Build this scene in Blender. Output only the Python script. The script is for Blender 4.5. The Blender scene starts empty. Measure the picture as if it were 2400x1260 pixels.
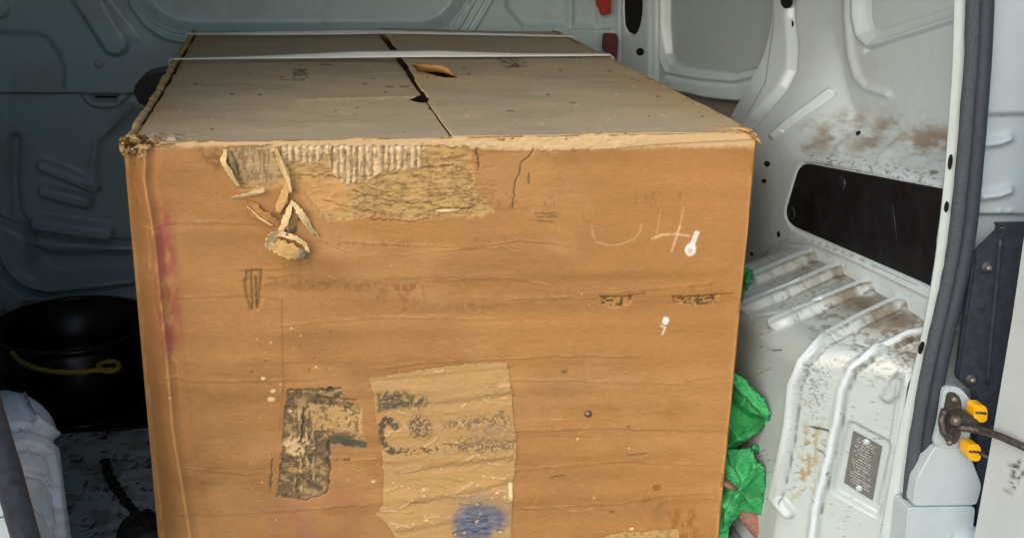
import bpy, bmesh, math
import numpy as np
from mathutils import Matrix, Vector

# ------------------------------------------------------------------ camera
SC = bpy.context.scene
COL = SC.collection
EYE = np.array([0.0, 0.0, 1.2])                    # metres above the cargo floor
V1, V2 = np.array([657.0, -261.0]), np.array([1003.0, 8383.0])   # vanishing points measured on the photograph
CX, CY = 1200.0, 630.0
_a, _b = V1 - (CX, CY), V2 - (CX, CY)
F = math.sqrt(-(_a @ _b))
_y = np.array([_a[0], _a[1], F]); _y /= np.linalg.norm(_y)
_z = -np.array([_b[0], _b[1], F]); _z /= np.linalg.norm(_z)
ROT = np.stack([np.cross(_y, _z), _y, _z])         # photo axes (right, down, forward) -> world
cam = bpy.data.cameras.new('camera'); camo = bpy.data.objects.new('camera', cam); COL.objects.link(camo)
cam.sensor_width = 36; cam.lens = F / 2400 * 36; cam.clip_start = .05; cam.clip_end = 500
m = Matrix.Identity(4)
for i in range(3):
    m[i][0] = ROT[i, 0]; m[i][1] = -ROT[i, 1]; m[i][2] = -ROT[i, 2]; m[i][3] = EYE[i]
camo.matrix_world = m; SC.camera = camo

# ------------------------------------------------------------------ light
EXPOSURE = 0.36
SUN_EL, SUN_AZ = 30.0, 216.0       # azimuth: compass bearing the light comes from, y = north
w = bpy.data.worlds.new('World'); SC.world = w; w.use_nodes = True
nt = w.node_tree; sky = nt.nodes.new('ShaderNodeTexSky'); sky.sky_type = 'NISHITA'; sky.sun_disc = False
sky.sun_elevation = math.radians(SUN_EL); sky.sun_rotation = math.radians(SUN_AZ)
sky.dust_density = 3.0; sky.ozone_density = 1.0
nt.links.new(sky.outputs[0], nt.nodes['Background'].inputs[0]); nt.nodes['Background'].inputs[1].default_value = 0.15
sl = bpy.data.lights.new('sun', 'SUN'); so = bpy.data.objects.new('sun', sl); COL.objects.link(so)
sl.energy = 0.9; sl.angle = math.radians(70); sl.color = (1.0, .995, .975)
az, el = math.radians(SUN_AZ), math.radians(SUN_EL)
sd = Vector((math.sin(az) * math.cos(el), math.cos(az) * math.cos(el), math.sin(el)))
so.rotation_euler = sd.to_track_quat('Z', 'Y').to_euler()
SC.view_settings.view_transform = 'Standard'; SC.view_settings.look = 'None'
SC.view_settings.exposure = EXPOSURE; SC.view_settings.gamma = 1

# ------------------------------------------------------------------ measuring
def at(px, py, p0, n):
    """the point of the plane (p0, n) that the photograph shows at px, py"""
    d = ROT @ np.array([px - CX, py - CY, F])
    p0 = np.asarray(p0, float); n = np.asarray(n, float)
    return EYE + d * (((p0 - EYE) @ n) / (d @ n))
def atY(px, py, y): return at(px, py, (0, y, 0), (0, 1, 0))
def atX(px, py, x): return at(px, py, (x, 0, 0), (1, 0, 0))
def atZ(px, py, z): return at(px, py, (0, 0, z), (0, 0, 1))
def measure(P):
    c = (P - EYE) @ ROT
    z = np.maximum(c[..., 2], .05)
    return CX + F * c[..., 0] / z, CY + F * c[..., 1] / z

def lin(r, g, b, k=1.0):
    c = np.array([r, g, b], float) / 255
    return np.where(c <= .04045, c / 12.92, ((c + .055) / 1.055) ** 2.4) * k
def sm(x, a=0., b=1.):
    t = np.clip((x - a) / (b - a), 0, 1); return t * t * (3 - 2 * t)
_tab = np.random.RandomState(7).rand(16, 256, 256)
def vn(x, y, s=0):
    t = _tab[s % 16]; xi = np.floor(x).astype(int); yi = np.floor(y).astype(int)
    fx = x - xi; fy = y - yi; fx = fx * fx * (3 - 2 * fx); fy = fy * fy * (3 - 2 * fy)
    a = t[yi & 255, xi & 255]; b = t[yi & 255, (xi + 1) & 255]; c = t[(yi + 1) & 255, xi & 255]; d = t[(yi + 1) & 255, (xi + 1) & 255]
    return (a * (1 - fx) + b * fx) * (1 - fy) + (c * (1 - fx) + d * fx) * fy
def fbm(x, y, s=0, o=4):
    r = 0; a = .5; tot = 0
    for i in range(o):
        r = r + a * vn(x * 2 ** i + 17.3 * i, y * 2 ** i + 5.1 * i, s + i); tot += a; a *= .55
    return r / tot           # 0..1

# ------------------------------------------------------------------ materials
def mat(name, col=(.5, .5, .5), rough=.5, metal=0., attr=False, scale=60., bump=0., vary=0., stretch=(1, 1, 1), spec=.5, sheen=0., rvar=0.):
    m = bpy.data.materials.new(name); m.use_nodes = True; t = m.node_tree; n = t.nodes; b = n['Principled BSDF']
    b.inputs['Roughness'].default_value = rough; b.inputs['Metallic'].default_value = metal
    b.inputs['Specular IOR Level'].default_value = spec
    tc = n.new('ShaderNodeTexCoord'); mp = n.new('ShaderNodeMapping'); mp.inputs['Scale'].default_value = stretch
    t.links.new(tc.outputs['Object'], mp.inputs[0])
    nz = n.new('ShaderNodeTexNoise'); nz.inputs['Scale'].default_value = scale; nz.inputs['Detail'].default_value = 6; nz.inputs['Roughness'].default_value = .65
    t.links.new(mp.outputs[0], nz.inputs['Vector'])
    if attr:
        src = n.new('ShaderNodeAttribute'); src.attribute_name = 'Col'; so_ = src.outputs['Color']
    else:
        src = n.new('ShaderNodeRGB'); src.outputs[0].default_value = (*[float(c) for c in col], 1); so_ = src.outputs[0]
    if vary:
        mr = n.new('ShaderNodeMapRange'); mr.inputs['From Min'].default_value = .3; mr.inputs['From Max'].default_value = .7
        mr.inputs['To Min'].default_value = 1 - vary; mr.inputs['To Max'].default_value = 1 + vary
        t.links.new(nz.outputs['Fac'], mr.inputs['Value'])
        mx = n.new('ShaderNodeVectorMath'); mx.operation = 'SCALE'
        t.links.new(so_, mx.inputs[0]); t.links.new(mr.outputs[0], mx.inputs['Scale']); so_ = mx.outputs[0]
    t.links.new(so_, b.inputs['Base Color'])
    if rvar:
        r2 = n.new('ShaderNodeMapRange'); r2.inputs['To Min'].default_value = rough - rvar; r2.inputs['To Max'].default_value = rough + rvar
        t.links.new(nz.outputs['Fac'], r2.inputs['Value']); t.links.new(r2.outputs[0], b.inputs['Roughness'])
    if bump:
        bp = n.new('ShaderNodeBump'); bp.inputs['Strength'].default_value = 1; bp.inputs['Distance'].default_value = bump
        t.links.new(nz.outputs['Fac'], bp.inputs['Height']); t.links.new(bp.outputs[0], b.inputs['Normal'])
    return m
PAINT = lin(198, 213, 220)
M = dict(
    card=mat('printed_cardboard', attr=True, rough=.62, scale=260, bump=.0006, vary=.10, stretch=(.35, 1, 1.6), spec=.3),
    kraft=mat('torn_kraft', attr=True, rough=.9, scale=240, bump=.0003, vary=.14, spec=.15),
    paint=mat('white_paint', attr=True, rough=.24, scale=30, vary=.03, rvar=.08, spec=.5),
    plain=mat('white_enamel', lin(176, 190, 196), rough=.36, scale=25, vary=.05, rvar=.08),
    flange=mat('cream_flange', lin(184, 198, 198), rough=.45, scale=40, vary=.06),
    rubber=mat('smooth_rubber', lin(46, 54, 64), rough=.55, scale=80, vary=.2, bump=.0006),
    rubber2=mat('ribbed_rubber', lin(70, 77, 86), rough=.85, scale=420, vary=.45, bump=.002),
    black=mat('black_plastic', lin(22, 23, 27), rough=.42, scale=18, vary=.5, rvar=.15),
    trim=mat('black_trim', lin(42, 46, 56), rough=.5, scale=60, vary=.4, rvar=.15, bump=.0008),
    dark=mat('dark_void', lin(6, 6, 8), rough=.9),
    steel=mat('dirty_steel', lin(120, 112, 104), rough=.45, metal=.7, scale=120, vary=.4),
    grease=mat('greasy_steel', lin(84, 80, 76), rough=.42, metal=.5, scale=160, vary=.6, bump=.002),
    yellow=mat('yellow_plastic', lin(240, 178, 20), rough=.4, scale=60, vary=.12),
    strap=mat('white_strap', lin(236, 238, 236), rough=.4, scale=200, vary=.06, stretch=(.1, 1, 1)),
    green=mat('green_weave', attr=True, rough=.7, scale=300, vary=.25, bump=.0012, spec=.3),
    rod=mat('pink_brown_foam', lin(138, 100, 86), rough=.9, scale=350, vary=.5, bump=.002),
    tub=mat('glossy_black_tub', lin(10, 10, 13), rough=.3, scale=40, vary=.3, spec=.3),
    rope=mat('yellow_rope', lin(128, 116, 40), rough=.8, scale=300, vary=.5, bump=.002),
    red=mat('red_webbing', lin(170, 40, 30), rough=.6, scale=180, vary=.5),
    maroon=mat('maroon_webbing', lin(88, 34, 40), rough=.6, scale=60, vary=.3),
    dark_sheet=mat('black_sheet', lin(16, 16, 18), rough=.7, scale=90, vary=.4),
    plate=mat('grey_data_plate', attr=True, rough=.4, scale=300, vary=.15),
    ground=mat('asphalt', lin(108, 108, 106), rough=.9, scale=25, vary=.25, bump=.01),
    cord=mat('black_cord', lin(14, 13, 12), rough=.7, scale=200, vary=.4),
)

# ------------------------------------------------------------------ object helpers
def link(name, me, m, parent=None):
    o = bpy.data.objects.new(name, me); COL.objects.link(o)
    if m is not None: me.materials.append(m)
    if parent is not None:
        o.parent = parent; o.matrix_parent_inverse = Matrix.Translation(-Vector(parent.location))
    return o
def thing(name, label, cat, loc=(0, 0, 0), group=None):
    o = bpy.data.objects.new(name, None); COL.objects.link(o); o.location = [float(v) for v in loc]; o.empty_display_size = .05
    tag(o, label, cat, group); return o
def tag(o, label, cat, group=None):
    o['label'] = label; o['category'] = cat
    if group: o['group'] = group
    return o
def grid_mesh(name, V, C=None, keep=None):
    nv, nu = V.shape[:2]
    idx = np.arange(nv * nu).reshape(nv, nu)
    q = np.stack([idx[:-1, :-1], idx[:-1, 1:], idx[1:, 1:], idx[1:, :-1]], -1).reshape(-1, 4)
    if keep is not None:
        k = keep.reshape(-1); q = q[k[q].all(1)]
    used = np.unique(q); rm = np.zeros(nv * nu, int); rm[used] = np.arange(len(used)); q = rm[q]
    Vf = V.reshape(-1, 3)[used]
    me = bpy.data.meshes.new(name)
    me.vertices.add(len(Vf)); me.vertices.foreach_set('co', Vf.astype(np.float32).ravel())
    me.loops.add(q.size); me.loops.foreach_set('vertex_index', q.astype(np.int32).ravel())
    me.polygons.add(len(q)); me.polygons.foreach_set('loop_start', np.arange(0, q.size, 4, dtype=np.int32))
    me.polygons.foreach_set('use_smooth', np.ones(len(q), bool))
    if C is not None:
        a = me.color_attributes.new('Col', 'FLOAT_COLOR', 'POINT')
        cc = np.concatenate([C.reshape(-1, 3)[used], np.ones((len(used), 1))], 1)
        a.data.foreach_set('color', cc.astype(np.float32).ravel())
    me.update(calc_edges=True); me.validate()
    return me
def poly_mesh(name, V, faces, smooth=False):
    me = bpy.data.meshes.new(name); me.from_pydata([tuple(map(float, v)) for v in V], [], faces); me.update()
    if smooth: me.polygons.foreach_set('use_smooth', np.ones(len(me.polygons), bool))
    return me
def resample(pts, n):
    pts = np.asarray(pts, float); s = np.r_[0, np.cumsum(np.linalg.norm(np.diff(pts, axis=0), axis=1))]
    t = np.linspace(0, s[-1], n)
    return np.stack([np.interp(t, s, pts[:, k]) for k in range(pts.shape[1])], 1)
def smooth_path(pts, n, it=6):
    p = resample(pts, n)
    for _ in range(it): p[1:-1] = (p[:-2] + 2 * p[1:-1] + p[2:]) / 4
    return p
def tube(name, pts, r, m, parent=None, sides=10, jit=0., flat=1., seed=0):
    """a closed tube along pts; r is a number or one radius per point; jit roughens it"""
    pts = np.asarray(pts, float); n = len(pts); r = np.broadcast_to(np.asarray(r, float), (n,))
    T = np.gradient(pts, axis=0); T /= np.linalg.norm(T, axis=1)[:, None] + 1e-9
    ref = np.array([0., 0, 1]) if abs(T[:, 2]).mean() < .8 else np.array([0., 1, 0])
    A = np.cross(T, ref); A /= np.linalg.norm(A, axis=1)[:, None] + 1e-9; B = np.cross(A, T)
    rs = np.random.RandomState(seed); V = []
    for i in range(n):
        for k in range(sides):
            a = 2 * math.pi * k / sides; rr = r[i] * (1 + jit * (rs.rand() - .5))
            V.append(pts[i] + A[i] * math.cos(a) * rr + B[i] * math.sin(a) * rr * flat)
    Fc = [(i * sides + k, i * sides + (k + 1) % sides, (i + 1) * sides + (k + 1) % sides, (i + 1) * sides + k) for i in range(n - 1) for k in range(sides)]
    Fc += [tuple(range(sides))[::-1], tuple(range((n - 1) * sides, n * sides))]
    return link(name, poly_mesh(name, V, Fc, True), m, parent)
def prism(name, P, depth, m, parent=None, bevel=.004, seg=2):
    """a solid plate: outline P (world points), pushed along the vector depth, edges rounded"""
    P = np.asarray(P, float); n = len(P); bm = bmesh.new()
    a = [bm.verts.new(p) for p in P]; b = [bm.verts.new(p + np.asarray(depth)) for p in P]
    bm.faces.new(a); bm.faces.new(b[::-1])
    for i in range(n): bm.faces.new([a[i], b[i], b[(i + 1) % n], a[(i + 1) % n]][::-1])
    bmesh.ops.recalc_face_normals(bm, faces=bm.faces)
    if bevel: bmesh.ops.bevel(bm, geom=list(bm.edges), offset=bevel, segments=seg, affect='EDGES', clamp_overlap=True)
    me = bpy.data.meshes.new(name); bm.to_mesh(me); bm.free()
    return link(name, me, m, parent)
def round_poly(pts, r, seg=5):
    pts = np.asarray(pts, float); n = len(pts); out = []
    for i in range(n):
        p, a, b = pts[i], pts[i - 1], pts[(i + 1) % n]
        da, db = a - p, b - p; la, lb = np.linalg.norm(da), np.linalg.norm(db); q = min(r, la * .45, lb * .45)
        s, e = p + da / la * q, p + db / lb * q
        for t in np.linspace(0, 1, seg): out.append((1 - t) ** 2 * s + 2 * t * (1 - t) * p + t * t * e)
    return np.array(out)
def ell(cx, cy, rx, ry, rot=0, n=18):
    t = np.linspace(0, 2 * math.pi, n, endpoint=False); c, s = math.cos(rot), math.sin(rot)
    x, y = rx * np.cos(t), ry * np.sin(t)
    return np.stack([cx + x * c - y * s, cy + x * s + y * c], 1)
def dome(name, c, n, r, h, m, parent=None, sides=14, rings=4):
    """a low round head (bolt, clip, rivet) on a surface at c with normal n"""
    n = np.asarray(n, float); n = n / np.linalg.norm(n); a = np.cross(n, (0.1, .2, 1)); a /= np.linalg.norm(a); b = np.cross(n, a)
    V = []; Fc = []
    for j in range(rings):
        t = j / rings * math.pi / 2; rr, hh = r * math.cos(t), h * math.sin(t)
        for k in range(sides):
            w_ = 2 * math.pi * k / sides; V.append(c + n * hh + a * rr * math.cos(w_) + b * rr * math.sin(w_))
    V.append(c + n * h)
    for j in range(rings - 1):
        for k in range(sides): Fc.append((j * sides + k, j * sides + (k + 1) % sides, (j + 1) * sides + (k + 1) % sides, (j + 1) * sides + k))
    for k in range(sides): Fc.append(((rings - 1) * sides + k, (rings - 1) * sides + (k + 1) % sides, rings * sides))
    return link(name, poly_mesh(name, V, Fc, True), m, parent)

class Surf:
    """a sheet of points with relief D along its normals and a base colour C, both worked from outlines measured on the photograph"""
    def __init__(s, P, col, N=None, seed=0):
        s.P = P; s.x, s.y = measure(P); s.D = np.zeros(P.shape[:2]); s.C = np.tile(np.asarray(col, float), P.shape[:2] + (1,))
        if N is None:
            du = np.gradient(P, axis=1); dv = np.gradient(P, axis=0); N = np.cross(du, dv)
            N /= np.linalg.norm(N, axis=2)[..., None] + 1e-12
            flip = np.sign(((EYE - P) * N).sum(2).mean()); N = N * flip
        s.N = np.broadcast_to(np.asarray(N, float), P.shape)
        s.nx = (fbm(s.x / 9, s.y / 9, 1 + seed, 3) - .5) * 2; s.ny = (fbm(s.x / 9, s.y / 9, 5 + seed, 3) - .5) * 2
    def _sel(s, pts, mg):
        pts = np.asarray(pts, float); lo = pts.min(0) - mg; hi = pts.max(0) + mg
        return np.nonzero(((s.x > lo[0]) & (s.x < hi[0]) & (s.y > lo[1]) & (s.y < hi[1])).ravel())[0]
    def _xy(s, sel, rag): return s.x.ravel()[sel] + rag * s.nx.ravel()[sel], s.y.ravel()[sel] + rag * s.ny.ravel()[sel]
    @staticmethod
    def _seg(x, y, pts, closed):
        d = np.full(x.shape, 1e9); n = len(pts)
        for i in range(n if closed else n - 1):
            ax, ay = pts[i]; bx, by = pts[(i + 1) % n]; ex, ey = bx - ax, by - ay; L = ex * ex + ey * ey + 1e-9
            t = np.clip(((x - ax) * ex + (y - ay) * ey) / L, 0, 1)
            d = np.minimum(d, (x - ax - t * ex) ** 2 + (y - ay - t * ey) ** 2)
        return np.sqrt(d)
    def line(s, pts, w, rag=0., soft=None):
        """mask of a stroke of half width w: gaussian, or with a soft edge of that many units"""
        sel = s._sel(pts, 3 * w + abs(rag) + 2); x, y = s._xy(sel, rag); d = s._seg(x, y, pts, False)
        return sel, (np.exp(-(d / w) ** 2) if soft is None else sm((w - d) / soft + .5))
    def poly(s, pts, soft=2., rag=0.):
        sel = s._sel(pts, soft + abs(rag) + 2); x, y = s._xy(sel, rag); d = s._seg(x, y, pts, True)
        ins = np.zeros(x.shape, bool); n = len(pts)
        for i in range(n):
            ax, ay = pts[i]; bx, by = pts[(i + 1) % n]
            if ay == by: continue
            ins ^= ((ay > y) != (by > y)) & (x < (bx - ax) * (y - ay) / (by - ay) + ax)
        return sel, sm(np.where(ins, d, -d) / soft * .5 + .5)
    def blob(s, cx, cy, rx, ry, rag=0., soft=.5):
        sel = s._sel([(cx - rx, cy - ry), (cx + rx, cy + ry)], rag + rx * soft); x, y = s._xy(sel, rag)
        return sel, sm((1 - np.hypot((x - cx) / rx, (y - cy) / ry)) / soft + .5)
    def relief(s, mk, h):
        sel, m_ = mk; s.D.ravel()[sel] += h * m_
    def paint(s, mk, col, a=1.):
        sel, m_ = mk; m_ = (m_ * a)[:, None]; c = s.C.reshape(-1, 3); c[sel] = c[sel] * (1 - m_) + np.asarray(col) * m_
    def mul(s, mk, k):
        sel, m_ = mk; c = s.C.reshape(-1, 3); c[sel] *= (1 + (k - 1) * m_)[:, None]
    def noise(s, mk, fx, fy, seed=0, lo=.45, hi=.6, o=4):
        """break a mask up with noise"""
        sel, m_ = mk; return sel, m_ * sm(fbm(s.x.ravel()[sel] / fx, s.y.ravel()[sel] / fy, seed, o), lo, hi)
    def verts(s): return s.P + s.N * s.D[..., None]
    def build(s, name, m_, parent, keep=None):
        return link(name, grid_mesh(name, s.verts(), s.C, keep), m_, parent)
    def pick(s, px, py):
        i = np.argmin((s.x - px) ** 2 + (s.y - py) ** 2); return s.verts().reshape(-1, 3)[i], s.N.reshape(-1, 3)[i]
    def onto(s, pts, off=.001):
        """carry an outline on to the sheet: through the plane that touches it at the outline's middle"""
        pts = np.asarray(pts, float); c, n = s.pick(*pts.mean(0))
        return np.array([at(p[0], p[1], c + n * off, n) for p in pts]), n
    def hole(s, pts, parent, off=.0012, name='hole'):
        P, n = s.onto(pts, off); V = list(P) + list(P - n * .004); k = len(P)
        Fc = [tuple(range(k))] + [(i, (i + 1) % k, k + (i + 1) % k, k + i) for i in range(k)]
        return link(name, poly_mesh(name, V, Fc), M['dark'], parent)
DUST = lin(140, 122, 98); DIRT = lin(52, 46, 40)

# ------------------------------------------------------------------ ground outside
gp = np.stack(np.meshgrid(np.linspace(-60, 60, 61), np.linspace(-60, 60, 61)), -1)
gp = np.concatenate([gp, np.full(gp.shape[:2] + (1,), -.62)], 2)
gnd = link('ground', grid_mesh('ground', gp), M['ground']); gnd['kind'] = 'structure'

# ------------------------------------------------------------------ the van
van = thing('cargo_van', 'white cargo van seen through its open rear doors, dusty painted metal inside', 'van', (0, 2.4, -.62))
def wall(name, x0, x1, y0, y1, z0, z1, m_=None): # a plain plate with bevelled edges
    return prism(name, [(x0, y0, z0), (x1, y0, z0), (x1, y1, z0), (x0, y1, z0)], (0, 0, z1 - z0), m_ or M['plain'], van, .003, 1)
ROOF = 1.66
wall('roof', -.98, 1.3, 1.5, 3.34, ROOF, ROOF + .03)
for yy in (1.95, 2.45, 2.95): prism('roof_bow', [(-.92, yy, ROOF - .001), (1.2, yy, ROOF - .001), (1.2, yy + .07, ROOF - .001), (-.92, yy + .07, ROOF - .001)], (0, 0, -.03), M['plain'], van, .008)
wall('rear_header', -.7, 1.25, 1.5, 1.56, 1.54, ROOF - .002)
wall('left_side', -.98, -.94, 1.5, 3.34, -.05, ROOF - .002)
wall('right_outer_skin', 1.27, 1.30, 1.5, 3.34, -.05, ROOF - .002)
wall('left_rear_pillar', -.94, -.50, 1.52, 1.56, .0, 1.54)

# floor
u, v = np.meshgrid(np.arange(-.94, 1.27, .006), np.arange(1.42, 3.33, .006))
fl = Surf(np.stack([u, v, np.zeros_like(u)], 2), PAINT * .55, N=(0, 0, 1))
fl.D += .006 * sm(np.abs(((u + .03) / .16) % 1 - .5), .18, .3) - .006
sel = np.arange(fl.x.size)
fl.paint((sel, sm(fbm(u.ravel() * 30, v.ravel() * 30, 3), .5, .62)), DUST * .5, .55)
fl.paint((sel, sm(fbm(u.ravel() * 90, v.ravel() * 60, 6), .66, .72)), DIRT * .3, .9)
fl.build('floor', M['paint'], van)

# bulkhead -----------------------------------------------------------
BY = 3.29
u, v = np.meshgrid(np.arange(-.94, 1.03, .004), np.arange(-.02, ROOF, .004))
bk = Surf(np.stack([u, np.full_like(u, BY), v], 2), lin(184, 204, 208), N=(0, -1, 0))
up = bk.y < 223
bk.relief(bk.poly([(312, -400), (318, -30), (338, 12), (365, 42), (405, 62), (455, 70), (1000, 68), (1042, 52), (1072, 20), (1100, -40), (1130, -400)], 12), -.028)
bk.relief(bk.line([(290, -60), (312, 15), (342, 58), (390, 88), (450, 100), (1010, 96), (1060, 74), (1085, 40), (1115, -40)], 6), .007)
bk.relief(bk.line([(318, -60), (334, 18), (360, 50), (400, 70), (452, 80), (1005, 77), (1050, 60), (1080, 20), (1102, -40)], 4), .005)
for x0 in (1105, 1124, 1143, 1162): bk.relief(bk.line([(x0, -20), (x0 - 62, 85)], 4.5), .006)
bk.relief(bk.line([(170, -60), (272, 98)], 30, soft=16), .014)
bk.relief(bk.line([(236, -8), (318, 92)], 4), .004)
bk.relief(bk.blob(-2, 16, 26, 26, soft=.35), .012)
bk.relief(bk.poly([(-300, 76), (88, 79), (112, 92), (138, 128), (150, 160), (150, 214), (-300, 214)], 10), -.008)
bk.relief(bk.poly([(1175, -300), (1190, 20), (1230, 66), (1330, 62), (1336, -300)], 10), -.010)
bk.relief(bk.line([(1335, 73), (1432, 73)], 2.5), -.006)
bk.relief(bk.poly([(1345, -200), (1345, 60), (1400, 64), (1400, -200)], 8), -.006)
low = [(-400, 223), (340, 223), (900, 223), (900, 900), (-400, 900)]
bk.relief(bk.poly(low, 3), -.006)
bk.relief(bk.line([(-400, 220), (340, 222)], 2.2), -.010)
bk.paint(bk.line([(-60, 219), (60, 222), (340, 222)], 1.8), lin(30, 34, 36), .9)
bk.relief(bk.poly([(190, 222), (305, 222), (284, 246), (262, 254), (228, 254), (205, 244)], 5), .009)
bk.relief(bk.poly([(212, 225), (276, 225), (272, 238), (216, 238)], 3), -.02)
bk.relief(bk.line([(100, 388), (220, 438)], 13, soft=12), .015)
bk.relief(bk.line([(105, 448), (203, 472)], 14, soft=12), .017)
bk.relief(bk.line([(88, 522), (250, 545)], 16, soft=14), .018)
bk.relief(bk.line([(-40, 505), (60, 548), (130, 562), (330, 578)], 8), -.014)
bk.relief(bk.line([(32, 330), (28, 420), (34, 500), (70, 560)], 12), -.014)
bk.relief(bk.poly([(66, 585), (110, 602), (340, 600), (340, 655), (110, 660), (72, 630)], 18), -.026)
bk.relief(bk.line([(-20, 600), (20, 660), (60, 690), (110, 702), (200, 696), (330, 680)], 9), -.014)
bk.relief(bk.line([(-20, 560), (24, 640), (62, 668), (110, 680), (330, 655)], 9), .010)
bk.relief(bk.line([(60, 725), (330, 718)], 10), -.02)
bk.relief(bk.line([(300, 255), (225, 330), (215, 420)], 12), .008)
sel = np.arange(bk.x.size)
bk.paint((sel, sm(fbm(u.ravel() * 9, v.ravel() * 9, 9), .55, .75)), DUST * 1.1, .22)
bk.D *= 2.3
bko = bk.build('bulkhead', M['paint'], van)
for (x, y) in ((232, 150),):
    c, n = bk.pick(x, y); dome('bolt', c - n * .001, n, .014, .012, M['plain'], bko)
for q in ([(212, 226), (274, 226), (270, 236), (216, 236)], ell(8, 738, 13, 11)): bk.hole(q, bko, .004)
# red webbing ends hanging at the far right corner
def webbing(name, label, pts, y, m_):
    P = [atY(a, b, y) for a, b in pts]
    o = prism(name, P, (0, .02, 0), m_, None, .003); return tag(o, label, 'strap')
webbing('red_strap', 'bright red webbing end hanging in the far top right corner of the van', [(1402, -20), (1434, -20), (1432, 36), (1424, 33), (1418, 38), (1409, 36), (1407, 22), (1399, 14)], BY - .05, M['red'])
webbing('red_strap', 'dark maroon strap end hanging just behind the box at the corner pillar', [(1416, 79), (1447, 80), (1450, 100), (1446, 137), (1430, 128), (1414, 118)], BY - .06, M['maroon'])

# sliding door side between bulkhead and rear pillar ---------------------
u, v = np.meshgrid(np.linspace(0, 1, 300), np.arange(.25, ROOF, .004))
Y = BY - u * .86; X = .978 + u * .235
sp = Surf(np.stack([X, Y, v], 2), PAINT)
sp.relief(sp.poly([(1425, -900), (1425, 300), (1444, 300), (1444, -900)], 3), -.01)
sp.relief(sp.line([(1436, -900), (1440, 300)], 2), -.006)
sp.relief(sp.line([(1452, -900), (1452, 300)], 3), .008)
sp.relief(sp.poly([(1460, -900), (1461, 300), (1528, 300), (1520, -900)], 4), .008)
sp.relief(sp.line([(1533, -900), (1540, 200), (1556, 240)], 4), -.012)
sp.relief(sp.line([(1545, -900), (1550, 140), (1565, 172), (1640, 184), (1718, 190), (1810, 166)], 5), .008)
rec = [(1556, -900), (1557, 60), (1562, 128), (1572, 146), (1592, 155), (1720, 172), (1815, 148), (1900, 120), (1900, -900)]
sp.relief(sp.poly(rec, 5), -.020)
sp.paint(sp.poly(rec, 4), lin(150, 164, 164), .75)
sp.relief(sp.line([(1566, 176), (1640, 190), (1722, 198), (1815, 174)], 6), -.010)
sp.relief(sp.poly([(1590, 218), (1650, 232), (1725, 240), (1790, 220), (1830, 212), (1830, 420), (1500, 420), (1560, 216)], 5), -.045)
sp.paint(sp.poly([(1590, 226), (1650, 238), (1725, 247), (1790, 228), (1830, 220), (1830, 420), (1500, 420), (1560, 226)], 6), DUST * .6, .75)  # lower recess toned darker and browner
sp.relief(sp.poly(ell(1487, 10, 22, 72), 3), -.03)
spo = sp.build('side_panel', M['paint'], van)
st = [(1466, -90), (1506, -90), (1512, 30), (1509, 62), (1500, 76), (1488, 80), (1475, 76), (1466, 60), (1464, 20)]
sp.hole(st, spo, .026); sp.hole(ell(1500, 122, 9, 9), spo)
# rear quarter: pillar edge, upper wall, dusty ledge, lower wall ----------
ZR = np.concatenate([np.arange(0, .56, .004), np.arange(.56, .88, .0014), np.arange(.88, ROOF, .004)])
ed = np.array([atX(a, b, 1.15) for a, b in [(1812, -700), (1815, -60), (1812, 60), (1806, 150), (1796, 195), (1778, 235), (1745, 285), (1715, 340)]])
YL = np.interp(ZR, ed[::-1, 2], ed[::-1, 1]); YL[ZR < ed[-1, 2]] = ed[-1, 1]
t = np.linspace(0, 1, 330)
Yq = YL[:, None] * (1 - t) + 1.562 * t; Zq = np.tile(ZR[:, None], (1, len(t)))
ze = .68 + (2.12 - Yq) * .147; zb = .745 + (2.34 - Yq) * .085 + sm(Yq, 2.1, 2.35) * .22
ze = ze - sm(Yq, 2.1, 2.4) * .08
XLO, XUP = 1.06, 1.175
Xq = XLO + (XUP - XLO) * sm(Zq, ze, zb)
Xq = Xq - .03 * sm(Yq, 2.28, 2.6) * sm(Zq, .6, .8) + .05 * sm(Yq, 2.25, 2.6) * (1 - sm(Zq, .5, .8))
qp = Surf(np.stack([Xq, Yq, Zq], 2), PAINT)
crease = [(1850, -700), (1854, 40), (1862, 110), (1858, 165), (1838, 205), (1800, 250), (1762, 292), (1735, 330)]
qp.relief(qp.line(crease, 7), -.012)
qp.relief(qp.poly([(1700, 300), (1745, 285), (1796, 195), (1815, 60), (1812, -700), (1846, -700), (1850, 60), (1852, 165), (1830, 205), (1756, 290), (1730, 340)], 5), .006)
qp.relief(qp.line([(1982, -700), (1986, 40), (1994, 130), (2008, 180), (2030, 205), (2080, 222)], 9), .007)
win = [(2012, -700), (2014, 40), (2022, 75), (2040, 92), (2070, 88), (2300, 12), (2300, -700)]
qp.relief(qp.poly(win, 7), -.014)
qp.relief(qp.line([(2000, -700), (2003, 40), (2012, 84), (2036, 106), (2072, 100), (2300, 26)], 5), .007)
qp.relief(qp.line([(2024, -700), (2026, 40), (2034, 66), (2050, 74), (2300, -5)], 3), -.004)
qp.relief(qp.line([(2030, 118), (2120, 90), (2300, 34)], 4), -.012)
qp.relief(qp.line([(1812, 318), (1850, 285), (1900, 248), (1945, 214)], 6), .010)
qp.relief(qp.line([(1836, 306), (1880, 272), (1955, 222)], 3), -.006)
qp.relief(qp.line([(1965, 352), (2040, 292)], 10), .006); qp.relief(qp.line([(2065, 372), (2128, 318)], 10), .006)
for q in ([(1880, 350), (1930, 300), (1985, 262), (2015, 275), (1985, 312), (1935, 352)], [(1990, 350), (2030, 306), (2075, 274), (2095, 285), (2060, 330), (2050, 360)],
          [(2090, 350), (2135, 306), (2180, 298), (2260, 302), (2260, 385), (2160, 384)]):
    qp.paint(qp.noise(qp.poly(q, 26, 9), 40, 26, 4, .28, .6), DUST * .9, .85)
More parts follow.
